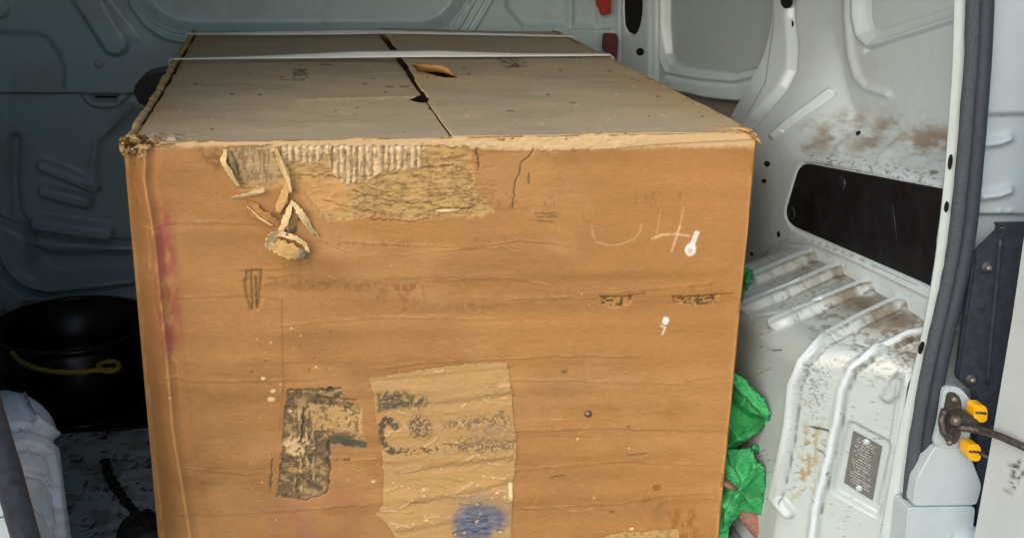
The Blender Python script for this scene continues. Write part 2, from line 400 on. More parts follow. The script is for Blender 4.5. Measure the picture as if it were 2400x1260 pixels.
qp.paint(qp.noise(qp.poly([(1870, 290), (2000, 255), (2240, 285), (2240, 420), (1880, 375)], 50, 8), 16, 9, 2, .46, .8), DUST, .4)
qp.paint(qp.noise(qp.poly([(1880, 350), (2220, 400), (2220, 440), (1880, 378)], 16, 5), 5, 4, 8, .6, .66), DIRT, .6)
qp.paint(qp.blob(2188, 404, 12, 5, 3), lin(105, 80, 48), .9)
acc = round_poly([(1884, 380), (2260, 450), (2250, 702), (2180, 664), (1862, 527), (1846, 500)], 26)
qp.relief(qp.poly(round_poly([(1876, 372), (2260, 441), (2250, 714), (2180, 674), (1856, 537), (1838, 500)], 30), 5), -.008)
qp.relief(qp.line([(1790, 606), (1815, 580), (1850, 563), (1900, 566), (2000, 606), (2180, 694)], 5), .006)
qp.paint(qp.line([(1790, 606), (1815, 578), (1850, 560), (1900, 562), (2000, 600), (2150, 668)], 1.2), DIRT, .55)
sel = np.arange(qp.x.size)
qp.paint((sel, sm(fbm(Yq.ravel() * 8, Zq.ravel() * 8, 12), .5, .75)), lin(176, 176, 166), .12)
qp.paint((sel, sm(fbm(Yq.ravel() * 60, Zq.ravel() * 60, 2), .70, .75) * sm(-Zq.ravel(), -.8, -.4)), DIRT, .25)
qpo = qp.build('rear_quarter_panel', M['paint'], van)
for q in (ell(1842, 2, 13, 18), ell(1851, 57, 6.5, 13), ell(1797, 384, 6.5, 7), ell(1790, 424, 5.5, 5.5), ell(1824, 549, 3.5, 7), ell(1761, 595, 3, 5), ell(2010, 312, 8, 4, -.6), ell(2097, 337, 7, 4, -.6)):
    qp.hole(q, qpo)
P, n = qp.onto(acc, -.004)
acp = prism('access_panel', P, n * .009, M['black'], van, .003); acp['label'] = 'black plastic access cover in the white wall above the wheel arch'
for (x, y) in ((1975, 431), (1858, 500)):
    c = at(x, y, P[0] + n * .010, n)
    dome('clip', c, n, .012, .005, M['black'], acp)
    tube('clip_ring', [c + n * .002 + .013 * np.array([0, math.cos(a), math.sin(a)]) for a in np.linspace(.5, 4.4, 14)], .0016, M['trim'], acp, 6)
tube('scratch', [at(a, b, P[0] + n * .0093, n) for a, b in [(2092, 478), (2096, 510), (2102, 560)]], .0007, M['trim'], acp, 5)
# right wheel arch ---------------------------------------------------------
def arch(ys, xw, xi_f, zt_f, end0, end1, drop, rad, n_t=300):
    """cross sections from the wall over the top and down the inner face; shrinks to nothing between end0 and end1"""
    out = np.zeros((n_t, len(ys), 3)); sg = np.sign(xw - xi_f(ys[0]))
    for j, yv in enumerate(ys):
        e = math.sqrt(max(0., 1 - max(0., (yv - end0) / (end1 - end0)) ** 2.2)); xi, zt = xi_f(yv), zt_f(yv)
        xi = xw - (xw - xi) * (.35 + .65 * e); top = zt * e
        x2 = xi + sg * rad; zb = max(top - drop, .0)
        A = [np.array([xw + (x2 - xw) * k, top - drop * k ** 1.25]) for k in np.linspace(0, 1, 24)]
        B = [np.array([xi + sg * rad * (1 - math.sin(a)), zb - rad * (1 - math.cos(a)) * min(1, zb / rad)]) for a in np.linspace(0, math.pi / 2, 14)][1:]
        Cc = [np.array([xi - sg * .012 * k ** 3, (zb - rad * min(1, zb / rad)) * (1 - k)]) for k in np.linspace(0, 1, 24)][1:]
        q = resample(np.array(A + B + Cc), n_t); out[:, j, 0] = q[:, 0]; out[:, j, 1] = yv; out[:, j, 2] = q[:, 1]
    return out
ys = np.linspace(1.555, 2.36, 330)
ra = Surf(arch(ys, 1.09, lambda y: .862 + .15 * float(sm(np.array(-y), -1.68, -1.54)), lambda y: .512 + (1.94 - y) * .06, 2.10, 2.36, .058, .055), lin(174, 186, 186))
ribs = [[(1905, 602), (1880, 608), (1775, 652)], [(1968, 634), (1945, 640), (1850, 682), (1745, 722)], [(2045, 670), (2022, 674), (1930, 712), (1815, 762)],
        [(2128, 712), (2105, 712), (2020, 752), (1930, 800), (1885, 848), (1866, 900), (1856, 1000), (1838, 1090), (1822, 1165), (1850, 1200)],
        [(2170, 782), (2130, 788), (2050, 824), (1995, 862), (1974, 910), (1962, 980), (1940, 1080), (1912, 1190), (1905, 1260)]]
for r in ribs:
    ra.relief(ra.line(r, 11, soft=9), .013)
ra.relief(ra.line([(1875, 668), (1790, 700)], 3), -.004); ra.relief(ra.line([(1930, 712), (1762, 742)], 2.5), -.004)
ra.relief(ra.poly(round_poly([(1990, 985), (2092, 1040), (2060, 1212), (1950, 1150)], 14), 7), -.010)
ra.relief(ra.poly(round_poly([(2064, 930), (2095, 880), (2118, 878), (2112, 920), (2085, 942)], 8), 8), .012)
ra.relief(ra.line([(2112, 890), (2090, 1050), (2060, 1180)], 4), .008)
ra.relief(ra.poly(round_poly([(2090, 1145), (2110, 1150), (2100, 1215), (2078, 1200)], 8), 4), .006)
DUSTA = lin(112, 102, 86)
# dust lies where the top meets the wall, scuffs and stains elsewhere
ra.paint(ra.noise(ra.poly([(1780, 640), (1850, 598), (1910, 600), (2020, 636), (2200, 730), (2200, 850), (2130, 840), (2080, 790), (1960, 720), (1880, 650)], 40, 8), 60, 30, 3, .18, .5), DUSTA, .9)
ra.paint(ra.noise(ra.poly([(1800, 650), (2180, 730), (2180, 900), (1990, 880), (1900, 760)], 40, 8), 14, 9, 6, .5, .68), DUSTA, .7)
ra.paint(ra.noise(ra.poly([(2080, 790), (2160, 780), (2150, 900), (2110, 870)], 20, 6), 4, 4, 1, .5, .6), DIRT, .6)
ra.paint(ra.noise(ra.poly([(1880, 840), (1950, 850), (1930, 1000), (1880, 960)], 20, 6), 4, 4, 11, .56, .64), lin(92, 84, 72), .6)
ra.paint(ra.noise(ra.poly([(1885, 990), (1925, 1000), (1905, 1150), (1862, 1170), (1870, 1080)], 14, 6), 8, 14, 7, .40, .62), lin(150, 134, 84), .85)
ra.paint(ra.line([(1905, 1000), (1916, 1002), (1942, 1008)], 2.6, 1.5), lin(26, 26, 26), .95)
for pts in ([(1898, 998), (1915, 1003)], [(1915, 1052), (1936, 1062)], [(1812, 820), (1832, 820)], [(1938, 1092), (1942, 1106)], [(2000, 806), (2024, 812)]): ra.paint(ra.line(pts, 1.8, 2), DIRT * .6, .9)
sel = np.arange(ra.x.size)
ra.paint((sel, sm(fbm(ra.x.ravel() / 5, ra.y.ravel() / 5, 5, 2), .88, .92)), DIRT, .6)
ra.paint((sel, sm(fbm(ra.x.ravel() / 30, ra.y.ravel() / 40, 8), .55, .8)), lin(186, 184, 172), .1)
for i in range(70):
    rs = np.random.RandomState(100 + i); x = 1740 + rs.rand() * 370; y = 700 + rs.rand() * 540; L = 4 + rs.rand() * 16; a = -.5 + rs.rand() * .5
    ra.paint(ra.line([(x, y), (x + L, y + L * a)], .9, 2), DIRT, .35 + .5 * rs.rand())
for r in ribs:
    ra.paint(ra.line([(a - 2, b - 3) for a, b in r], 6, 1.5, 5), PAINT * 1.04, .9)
    ra.paint(ra.noise(ra.line([(a + 13, b + 11) for a, b in r[:-1]], 1.5, 1), 30, 30, 4, .3, .5), DIRT * 1.3, .7)  # thin dark line along the lower right side of each rib
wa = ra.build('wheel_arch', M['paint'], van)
PQ, n = ra.onto([(2000, 1008), (2068, 1045), (2045, 1172), (1978, 1130)], .004)
a_, b_, c_, d_ = PQ
uu, vv = np.meshgrid(np.linspace(0, 1, 60), np.linspace(0, 1, 110))
pp = (a_ * (1 - uu[..., None]) + b_ * uu[..., None]) * (1 - vv[..., None]) + (d_ * (1 - uu[..., None]) + c_ * uu[..., None]) * vv[..., None]
pt = Surf(pp, lin(98, 100, 98), N=n)
rs = np.random.RandomState(3); TXT = np.zeros_like(uu)
for r in range(17):        # rows of worn, unreadable characters
    y0 = .09 + r * .05; x0 = .12 + .1 * rs.rand(); x1 = .55 + .35 * rs.rand()
    TXT = np.maximum(TXT, sm(.012 - np.abs(vv - y0), -.003, .006) * (uu > x0) * (uu < x1) * (vn(uu * 34 + r * 5, vv * 0 + r, 3) > .36))
pt.C += TXT[..., None] * lin(150, 152, 150) * .7
pt.build('data_plate', M['plate'], wa)
dome('rivet', pt.pick(2030, 1035)[0], n, .006, .003, M['plain'], wa); dome('rivet', pt.pick(2013, 1143)[0], n, .006, .003, M['plain'], wa)

# left wheel arch ------------------------------------------------------------
ys = np.linspace(1.505, 2.05, 150)
la = Surf(arch(ys, -.95, lambda y: -.385, lambda y: .452, 1.66, 2.05, .02, .085), lin(186, 202, 214))
for r in ([(29, 1052), (66, 1043), (95, 1052), (120, 1072), (131, 1114), (136, 1180)], [(30, 1110), (73, 1105), (112, 1122), (134, 1160), (146, 1260)], [(40, 1176), (80, 1176), (108, 1200), (126, 1235), (134, 1290)], [(20, 1000), (80, 1002), (120, 1016), (146, 1040)]):
    la.relief(la.line(r, 8, soft=8), .009); la.mul(la.line(r, 5, 1, 4), 1.15)
la.relief(la.line([(55, 928), (66, 957), (80, 979), (120, 1008), (146, 1026)], 6), -.007)
la.relief(la.line([(80, 979), (73, 1000), (47, 1010)], 4), -.006)
la.paint(la.noise(la.line([(55, 928), (66, 957), (80, 979), (73, 1000), (47, 1010)], 4, 2), 6, 6, 2, .35, .5), DIRT * .6, .9)
la.paint(la.line([(55, 1080), (62, 1098), (90, 1112), (126, 1120)], 1.6, 2), lin(230, 232, 228), .7)
sel = np.arange(la.x.size)
la.D += .0015 * (fbm(la.P[..., 1] * 8, la.P[..., 2] * 8 + la.P[..., 0] * 8, 4, 2) - .5)
la.paint((sel, sm(fbm(la.x.ravel() / 6, la.y.ravel() / 6, 3, 2), .86, .9)), DIRT, .8)
la.paint((sel, sm(fbm(la.x.ravel() / 40, la.y.ravel() / 30, 9), .5, .75)), lin(150, 152, 150), .5)
la.build('wheel_arch', M['paint'], van)

# rear opening: painted flange, rubber seal, jamb -----------------------------
FY = 1.552
inn = smooth_path([(2243, -420), (2240, 0), (2236, 150), (2226, 300), (2214, 450), (2194, 620), (2166, 780), (2140, 880), (2112, 1000), (2088, 1130), (2066, 1260), (2040, 1420)], 60, 3)
wid = np.interp(inn[:, 1], [0, 500, 800, 1000, 1260], [34, 42, 46, 44, 46])
Pi = np.array([atY(a, b, FY) for a, b in inn]); Po = np.array([atY(a + k, b, FY) for (a, b), k in zip(inn, wid)])
Pb = Pi + np.array([.10, .055, 0.])
fg = np.stack([Pb, Pi + np.array([.004, .006, 0]), Pi, Po, Po + np.array([.02, .03, 0])], 1)
fo = link('door_flange', grid_mesh('door_flange', fg), M['flange'], van)
fo.modifiers.new('thick', 'SOLIDIFY').thickness = .003
for pts in (ell(2228, 380, 4.5, 18, .12), ell(2219, 485, 4.5, 13, .15), ell(2160, 815, 5, 15, .3)):
    P = [atY(a, b, FY - .004) for a, b in pts]; prism('slot', P, (0, .003, 0), M['dark'], fo, 0)
def seal_path(pts, y): return np.array([atY(a, b, y) for a, b in smooth_path(pts, 70, 4)])
g1 = [(2286, -420), (2282, 0), (2276, 150), (2264, 300), (2251, 450), (2236, 580), (2217, 680), (2190, 790), (2166, 900), (2147, 1020), (2132, 1130), (2121, 1260), (2105, 1420)]
g2 = [(2318, -420), (2311, 0), (2304, 150), (2293, 300), (2281, 440), (2271, 545), (2252, 650), (2224, 760), (2199, 880), (2178, 1000), (2164, 1110), (2151, 1260), (2135, 1420)]
sealo = thing('seal_tmp', '', ''); bpy.data.objects.remove(sealo)
s1 = tube('door_seal', seal_path(g1, FY - .022), .0105, M['rubber2'], van, 10, .12); s1['label'] = 'grey fuzzy inner lip of the right door seal'
s2 = tube('seal_bulb', seal_path(g2, FY - .026), .0125, M['rubber'], s1, 12, .03)
tube('door_seal', np.array([atY(a, b, FY - .05) for a, b in smooth_path([(-80, 780), (-20, 985), (10, 1080), (60, 1260), (110, 1420)], 40, 3)]), .0205, M['trim'], van, 12, .03, .7)['label'] = 'dark left door seal at the bottom left edge'

for q in ([(-300, 640), (-90, 700), (0, 1010), (44, 1210), (-300, 1222)], [(-300, 1227), (46, 1215), (84, 1340), (-300, 1340)]):
    prism('left_jamb', [atY(a, b, FY - .036) for a, b in q], (0, .02, 0), M['plain'], van, .003)
# right jamb, outside the seal
u, v = np.meshgrid(np.arange(1.035, 1.75, .004), np.arange(-.3, ROOF, .004))
jb = Surf(np.stack([u, 1.572 + 0 * u - (u - .99) * .12, v], 2), lin(168, 182, 190))
jb.relief(jb.poly([(2200, -900), (2600, -900), (2600, 262), (2200, 268)], 4), .012)
jb.relief(jb.poly([(2200, 504), (2400, 504), (2600, 500), (2600, 900), (2200, 900)], 4), -.014)
for yy in (328, 450):
    jb.relief(jb.line([(2300, yy + 8), (2335, yy + 4), (2362, yy - 6)], 9), .014)
jb.relief(jb.blob(2343, 494, 6, 5, soft=.3), .005); jb.relief(jb.blob(2366, 494, 6, 5, soft=.3), .005)
jb.paint(jb.line([(2325, 268), (2345, 271), (2380, 274)], 1.2, 2), lin(150, 130, 96), .8)
jb.paint(jb.line([(2300, 506), (2420, 503)], 1.5), lin(110, 112, 112), .8)
jb.build('door_jamb', M['paint'], van)
JY = 1.515
def jp(pts, y=JY): return [atY(a, b, y) for a, b in pts]
tr = prism('jamb_trim', jp([(2334, 524), (2440, 522), (2440, 800), (2400, 860), (2352, 1060), (2325, 1260), (2300, 1420), (2270, 1420), (2285, 1218), (2285, 922), (2243, 886), (2285, 596), (2346, 536)]), (0, .014, 0), M['trim'], van, .004)
tr['label'] = 'black plastic trim beside the latch'
tube('trim_rib', smooth_path(jp([(2345, 560), (2338, 640), (2322, 800), (2314, 900)], JY - .0005), 20, 1), .004, M['trim'], tr, 8)
for x, y in ((2314, 627), (2277, 889)):
    c = atY(x, y, JY - .001); dome('bolt', c, (0, -1, 0), .0115, .005, M['trim'], tr); dome('bolt_head', c - np.array([0, .004, 0]), (0, -1, 0), .006, .005, M['steel'], tr)
# bumper corner blocks under the latch
prism('bumper_corner', jp(round_poly([(2192, 1046), (2267, 1046), (2303, 1140), (2290, 1184), (2140, 1186), (2150, 1120)], 8, 3), 1.50), (0, .05, 0), M['plain'], van, .008, 3)
prism('bumper_corner', jp(round_poly([(2130, 1190), (2288, 1188), (2284, 1222), (2270, 1400), (2110, 1400)], 8, 3), 1.497), (0, .05, 0), M['plain'], van, .006, 3)
dome('bumper_corner', atY(2272, 1290, 1.49), (0, -1, .2), .045, .03, M['plain'], van, 24, 6)
# latch
lt = prism('latch_plate', jp(round_poly([(2214, 906), (2252, 908), (2281, 944), (2284, 980), (2268, 1050), (2188, 1046), (2202, 990)], 14, 4), 1.502), (0, .012, 0), M['plain'], van, .003)
prism('latch_bracket', jp(round_poly([(2228, 924), (2248, 924), (2256, 950), (2250, 980), (2254, 1020), (2240, 1042), (2222, 1040), (2214, 1010), (2220, 965)], 10, 4), 1.49), (0, .012, 0), M['grease'], lt, .003)
prism('latch_bracket', jp(round_poly([(2232, 976), (2270, 968), (2296, 984), (2300, 1008), (2270, 1014), (2236, 1008)], 8, 4), 1.468), (0, .022, 0), M['grease'], lt, .004)
dome('bolt', atY(2236, 936, 1.489), (0, -1, 0), .007, .006, M['steel'], lt)
dome('bolt', atY(2226, 1036, 1.489), (0, -1, 0), .006, .005, M['steel'], lt)
tube('latch_hook', smooth_path([atY(a, b, y) for a, b, y in [(2214, 960, 1.485), (2206, 985, 1.474), (2212, 1015, 1.470), (2232, 1024, 1.472)]], 16, 1), .006, M['grease'], lt, 8)
tube('latch_pin', [atY(2238, 985, 1.48), atY(2240, 985, 1.455)], .009, M['steel'], lt, 10)
tube('check_arm', smooth_path([atY(a, b, y) for a, b, y in [(2244, 1000, 1.468), (2300, 1008, 1.445), (2340, 1020, 1.39), (2400, 1046, 1.345), (2460, 1080, 1.31)]], 30, 2), .0060, M['grease'], lt, 10)
tube('latch_rod', [atY(2296, 1060, 1.47), atY(2345, 1088, 1.45)], .0035, M['grease'], lt, 8)
for cx, cy in ((2299, 969), (2284, 1060)):
    y = prism('yellow_clip', jp(round_poly([(cx - 16, cy - 14), (cx - 8, cy - 20), (cx + 10, cy - 19), (cx + 16, cy - 8), (cx + 15, cy + 16), (cx + 6, cy + 21), (cx - 10, cy + 18), (cx - 17, cy + 8)], 5, 3), 1.468), (0, .022, 0), M['yellow'], lt, .004)
    tube('clip_groove', jp([(cx - 12, cy - 3), (cx + 12, cy - 1)], 1.4665), .002, M['grease'], lt, 6)
# right rear door, folded back
u, v = np.meshgrid(np.linspace(0, 1, 90), np.arange(-.25, 1.5, .004))
eg = np.array([atY(a, b, 1.40) for a, b in [(2440, 500), (2400, 765), (2352, 1043), (2312, 1260), (2270, 1480)]])
xe = np.interp(v, eg[::-1, 2], eg[::-1, 0])
rd = Surf(np.stack([xe + u * .035 + sm(u, .12, 1) * .05, 1.40 - u * .5 + .03 * sm(-u, -.08, 0), v], 2), lin(190, 202, 206))
for pts in ([(2362, 1150), (2376, 1100), (2390, 1080)], [(2366, 1130), (2384, 1120)], [(2372, 1090), (2396, 1098)], [(2370, 1160), (2380, 1130), (2398, 1105)]): rd.paint(rd.noise(rd.line(pts, 3.5, 5), 5, 5, 3, .38, .5), DIRT * .7, .9)
rd.build('rear_door', M['paint'], van)

# ------------------------------------------------------------------ the cardboard box
BX0, BX1, FRONT, BACK, TOP = -.252, .781, 1.757, 3.215, .824
box = thing('cardboard_box', 'big worn brown cardboard box with torn front filling the van', 'box', ((BX0 + BX1) / 2, (FRONT + BACK) / 2, 0))
KR = lin(166, 121, 72); TAN = lin(190, 160, 112); TANL = lin(216, 190, 146); GRIM = lin(108, 84, 50); INK = lin(74, 76, 62)
u, v = np.meshgrid(np.arange(BX0 - .001, BX1 + .001, .0016), np.arange(.006, TOP, .0016))
fr = Surf(np.stack([u, np.full_like(u, FRONT), v], 2), KR, N=(0, -1, 0))
X, Yp = fr.x, fr.y; ALL = np.arange(X.size)
def full(a): return ALL, a.ravel()
# colour of the printed liner: faint bands painting in the shading of paper waves, cloudy stains, fine fibres
fr.mul(full(fbm(X / 500, Yp / 34, 2, 3) * (.3 + .7 * sm(Yp, 760, 960))), .84); fr.mul(full(sm(fbm(X / 260, Yp / 160, 5, 4), .4, .7)), .90)
fr.mul(full(fbm(X / 24, Yp / 5, 7, 3)), .95); fr.mul(full(1 - fbm(X / 300, Yp / 110, 11, 3)), .84); fr.mul(full((.5 + .5 * np.cos(X / 8.6 * 2 * math.pi)) * sm(fbm(X / 150, Yp / 70, 13, 3), .42, .62)), .945); fr.paint(full(sm(fbm(X / 190, Yp / 130, 14, 4), .5, .68)), lin(180, 142, 96), .22)
fr.C *= (1.18 - .06 * sm(fbm(X / 16, Yp / 6, 6, 3), .3, .8))[..., None]
fr.C *= (1 + .10 * (fbm(X / 2.6, Yp / 2.2, 9, 2) - .5) + .10 * (fbm(X / 9, Yp / 4, 10, 3) - .5))[..., None]
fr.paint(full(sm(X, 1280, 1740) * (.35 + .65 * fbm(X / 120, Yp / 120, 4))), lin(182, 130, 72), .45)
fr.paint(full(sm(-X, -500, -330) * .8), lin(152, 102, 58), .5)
# relief: soft waves across, dents, sag towards the folded left corner
fr.D += .0042 * (fbm(X / 420, Yp / 55, 3, 2) - .5) + .006 * (fbm(X / 240, Yp / 190, 8, 2) - .5) + .0004 * (fbm(X / 50, Yp / 6, 4, 3) - .5)
xl = np.interp(Yp, [300, 420, 560, 700, 850, 1000, 1260, 1600], [345, 338, 362, 376, 392, 404, 446, 490])
xs = np.interp(Yp, [300, 420, 560, 700, 850, 1000, 1150, 1260, 1600], [286, 291, 301, 315, 331, 346, 361, 372, 400])
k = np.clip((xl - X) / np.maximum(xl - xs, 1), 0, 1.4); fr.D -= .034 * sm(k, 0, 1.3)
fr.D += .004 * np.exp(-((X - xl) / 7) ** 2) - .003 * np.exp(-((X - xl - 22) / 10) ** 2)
fr.mul(full(sm(k, .0, .5)), .86)  # side past the fold darkened in colour, as it turns from the light
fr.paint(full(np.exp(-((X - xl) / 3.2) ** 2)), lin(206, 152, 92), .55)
fr.paint(full(np.exp(-((X - xs - 4) / 4) ** 2) * sm(fbm(X / 9, Yp / 30, 3), .4, .6)), lin(190, 150, 96), .6)
fr.paint(full(np.exp(-((X - xl - 34 - .02 * (Yp - 400)) / 1.6) ** 2) * .7), lin(150, 96, 50), .5)
# creases: lit edge above painted into the colour, shade in the fold comes from the relief itself
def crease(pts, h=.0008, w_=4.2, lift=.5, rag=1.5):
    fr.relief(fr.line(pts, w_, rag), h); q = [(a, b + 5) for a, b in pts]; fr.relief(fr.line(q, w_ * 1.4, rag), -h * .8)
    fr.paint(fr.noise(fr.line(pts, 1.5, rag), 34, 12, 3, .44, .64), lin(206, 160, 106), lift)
for c in ([(325, 527), (345, 535), (400, 522), (480, 520), (600, 524)], [(380, 885), (410, 880), (425, 886), (450, 892), (600, 890), (735, 888)], [(396, 828), (415, 852), (432, 884)],
          [(900, 862), (1000, 846), (1190, 840), (1330, 832), (1500, 834)], [(870, 888), (1200, 858)], [(1205, 892), (1340, 888), (1420, 894), (1600, 896)], [(560, 632), (660, 630)], [(560, 655), (720, 640), (745, 650)],
          [(740, 520), (745, 560), (820, 590)], [(720, 600), (750, 640), (790, 654)], [(800, 565), (1100, 578), (1220, 560), (1330, 572)], [(1010, 586), (1190, 576)], [(1340, 690), (1500, 680), (1680, 660)], [(1180, 700), (1400, 696)],
          [(420, 696), (600, 690), (660, 700)], [(660, 760), (900, 742), (1200, 748)], [(1000, 655), (1200, 650), (1290, 668)], [(1200, 1010), (1400, 1000), (1690, 1010)], [(1210, 1100), (1460, 1080), (1690, 1090)],
          [(1220, 1190), (1450, 1180), (1560, 1160), (1680, 1150)], [(1210, 1080), (1330, 1100)], [(400, 1090), (560, 1110), (640, 1106)], [(420, 1210), (660, 1195), (860, 1180)], [(350, 700), (372, 760), (378, 830)], [(310, 430), (345, 520), (350, 640)]):
    crease(c)
rs = np.random.RandomState(11)
for i in range(60):       # hair lines of wear along the paper
    x = 420 + rs.rand() * 1240; y = 380 + rs.rand() * 860; L = 30 + rs.rand() ** 2 * 260; a = -.03 + .05 * rs.randn()
    pts = [(x, y), (x + L * .5, y + L * .5 * a + rs.randn() * 3), (x + L, y + L * a)]
    if rs.rand() < .5: fr.paint(fr.noise(fr.line(pts, .9, 1), 20, 10, 2, .4, .6), lin(210, 168, 116), .3)
    else: fr.mul(fr.line(pts, 1.3 + rs.rand() * 3, 2), .90)
    fr.relief(fr.line(pts, 3, 1), .00022 * (1 if rs.rand() < .5 else -1))
for yb in (868, 905, 1010, 1068, 1120, 1165, 1205, 640, 720, 790):       # broad soft buckles of the board
    pts = [(380 + rs.rand() * 500, yb + 18), (1000 + rs.rand() * 200, yb + 8 * rs.randn()), (1700, yb - 22 * rs.rand())]
    fr.relief(fr.line(pts, 18, 4), .0016 * rs.choice([-1, 1])); fr.relief(fr.line([(a, b + 22) for a, b in pts], 16, 4), -.0010)
# purple-red stain down the left fold
fr.paint(fr.noise(fr.poly([(352, 500), (384, 470), (402, 520), (418, 640), (424, 790), (400, 850), (372, 800), (362, 640)], 22, 6), 14, 30, 3, .28, .62), lin(140, 66, 66), .72)
fr.paint(fr.noise(fr.poly([(650, 1190), (780, 1170), (860, 1200), (840, 1260), (640, 1280)], 60, 9), 40, 40, 2, .3, .7), lin(150, 100, 92), .55)
for q in ((600, 1170, 60, 40), (470, 1100, 40, 60), (760, 640, 90, 40), (1310, 900, 80, 30)): fr.mul(fr.blob(*q, 10, 1.0), .88)
fr.mul(fr.line([(660, 700), (664, 900), (655, 1010)], 2), .72); fr.mul(fr.line([(700, 400), (705, 700)], 6), .95)
# frayed top fold and the crushed top left corner
fr.paint(full(sm(-(Yp + 5 * fr.nx), -352, -338) * .9), TANL, .75)
fr.paint(fr.noise(fr.poly([(1050, 318), (1300, 316), (1520, 318), (1500, 346), (1380, 352), (1250, 356), (1150, 350), (1060, 346)], 6, 5), 12, 5, 3, .25, .5), lin(204, 176, 130), .9)
fr.relief(fr.noise(fr.poly([(1050, 318), (1520, 318), (1500, 346), (1250, 354), (1060, 344)], 6, 5), 14, 6, 3, .3, .7), .0012)
fr.paint(fr.line([(1045, 350), (1180, 356), (1300, 354), (1420, 350), (1560, 338), (1770, 328)], 1.8, 2), GRIM, .6)
cr = fr.poly([(270, 300), (330, 310), (420, 330), (400, 346), (350, 352), (330, 372), (300, 374), (270, 360)], 10, 6)
fr.paint(cr, lin(176, 146, 98), .95); fr.paint(fr.noise(cr, 9, 7, 4, .48, .58), GRIM * .7, .85)
fr.D.ravel()[cr[0]] += cr[1] * .018 * (fbm(X.ravel()[cr[0]] / 13, Yp.ravel()[cr[0]] / 9, 2, 3) - .4)
fr.paint(fr.noise(fr.poly([(460, 346), (540, 346), (535, 375), (505, 400), (480, 375)], 10, 6), 7, 7, 8, .4, .55), GRIM, .7)
# the big torn patch under the top edge
tear = [(524, 346), (640, 343), (990, 341), (1102, 346), (1106, 400), (1120, 450), (1158, 496), (1130, 508), (1040, 506), (960, 516), (880, 502), (812, 514), (764, 516), (742, 492), (706, 440), (684, 420), (640, 440), (600, 452), (560, 446), (545, 410)]
tm = fr.poly(tear, 4, 7)
fr.relief(tm, -.0032); fr.paint(tm, lin(184, 152, 98), .92)
fr.paint(fr.noise(tm, 26, 9, 6, .45, .62), lin(150, 122, 76), .6)
fr.paint(fr.noise(tm, 16, 4, 9, .58, .64), GRIM, .6); fr.relief(fr.noise(tm, 16, 5, 9, .45, .65), .0008)
fr.paint(fr.noise(fr.poly([(660, 430), (780, 400), (830, 440), (800, 500), (745, 500)], 20, 6), 30, 30, 2, .2, .5), lin(196, 148, 92), .8)
for c in ([(690, 412), (780, 415), (860, 438), (940, 470)], [(830, 450), (900, 470), (960, 478), (1010, 500)], [(760, 470), (830, 490), (880, 500)], [(1000, 350), (1010, 420), (1040, 470)], [(985, 470), (1040, 490), (1110, 490)],
          [(990, 395), (1060, 392), (1100, 400)], [(1060, 400), (1075, 440), (1110, 470)], [(1080, 470), (1110, 480), (1130, 510)], [(545, 352), (560, 420), (590, 445)], [(870, 512), (960, 520), (1030, 508)]):
    fr.paint(fr.noise(fr.line(c, 1.7, 6), 12, 9, 3, .34, .56), GRIM * .8, .7); fr.relief(fr.line(c, 2.6, 6), -.0016); fr.relief(fr.line([(a, b - 4) for a, b in c], 2.4, 6), .0012)
for i in range(90):
    x = 790 + rs.rand() * 350; y = 360 + rs.rand() * 145; c = [(x, y), (x + 12 + 26 * rs.rand(), y + 6 * rs.randn())]
    fr.paint(fr.line(c, 1.3, 4), GRIM * (.8 + .5 * rs.rand()), .4); fr.relief(fr.line(c, 1.8, 4), -.0008)
gz = fr.poly([(540, 346), (642, 344), (660, 400), (640, 430), (575, 425), (552, 380)], 8, 4)
fr.paint(gz, lin(172, 150, 112), .85); fr.paint(fr.noise(gz, 5, 26, 2, .5, .6), GRIM, .6)
# exposed fluting: upright ribs where the liner is gone
fl1 = [(766, 342), (986, 340), (988, 394), (940, 398), (900, 404), (872, 420), (838, 428), (806, 432), (786, 412), (772, 384)]
fl2 = [(640, 343), (770, 342), (766, 372), (720, 384), (690, 376), (664, 386)]
for q, amp in ((fl1, 1.), (fl2, .8)):
    sel, mk = fr.poly(q, 3, 3); ph = (X.ravel()[sel] + 2.5 * fr.nx.ravel()[sel] + 14 * (vn(X.ravel()[sel] / 30, X.ravel()[sel] * 0, 4) - .5)) / 17.0 * 2 * math.pi
    rib = .5 + .5 * np.cos(ph); fr.D.ravel()[sel] += mk * (.0034 * rib ** .6 - .001) * amp * (.55 + .8 * fbm(X.ravel()[sel] / 14, Yp.ravel()[sel] / 22, 5, 3))
    fr.paint((sel, mk), lin(206, 180, 140), .9); fr.paint((sel, mk * sm(-rib, -.16, -.01)), lin(112, 88, 58), .75)
    fr.paint(fr.noise((sel, mk), 6, 16, 4, .55, .62), GRIM, .55)
fr.paint(fr.noise(fr.line([(640, 348), (990, 346)], 5, 4), 9, 5, 6, .4, .5), lin(228, 210, 176), .9)
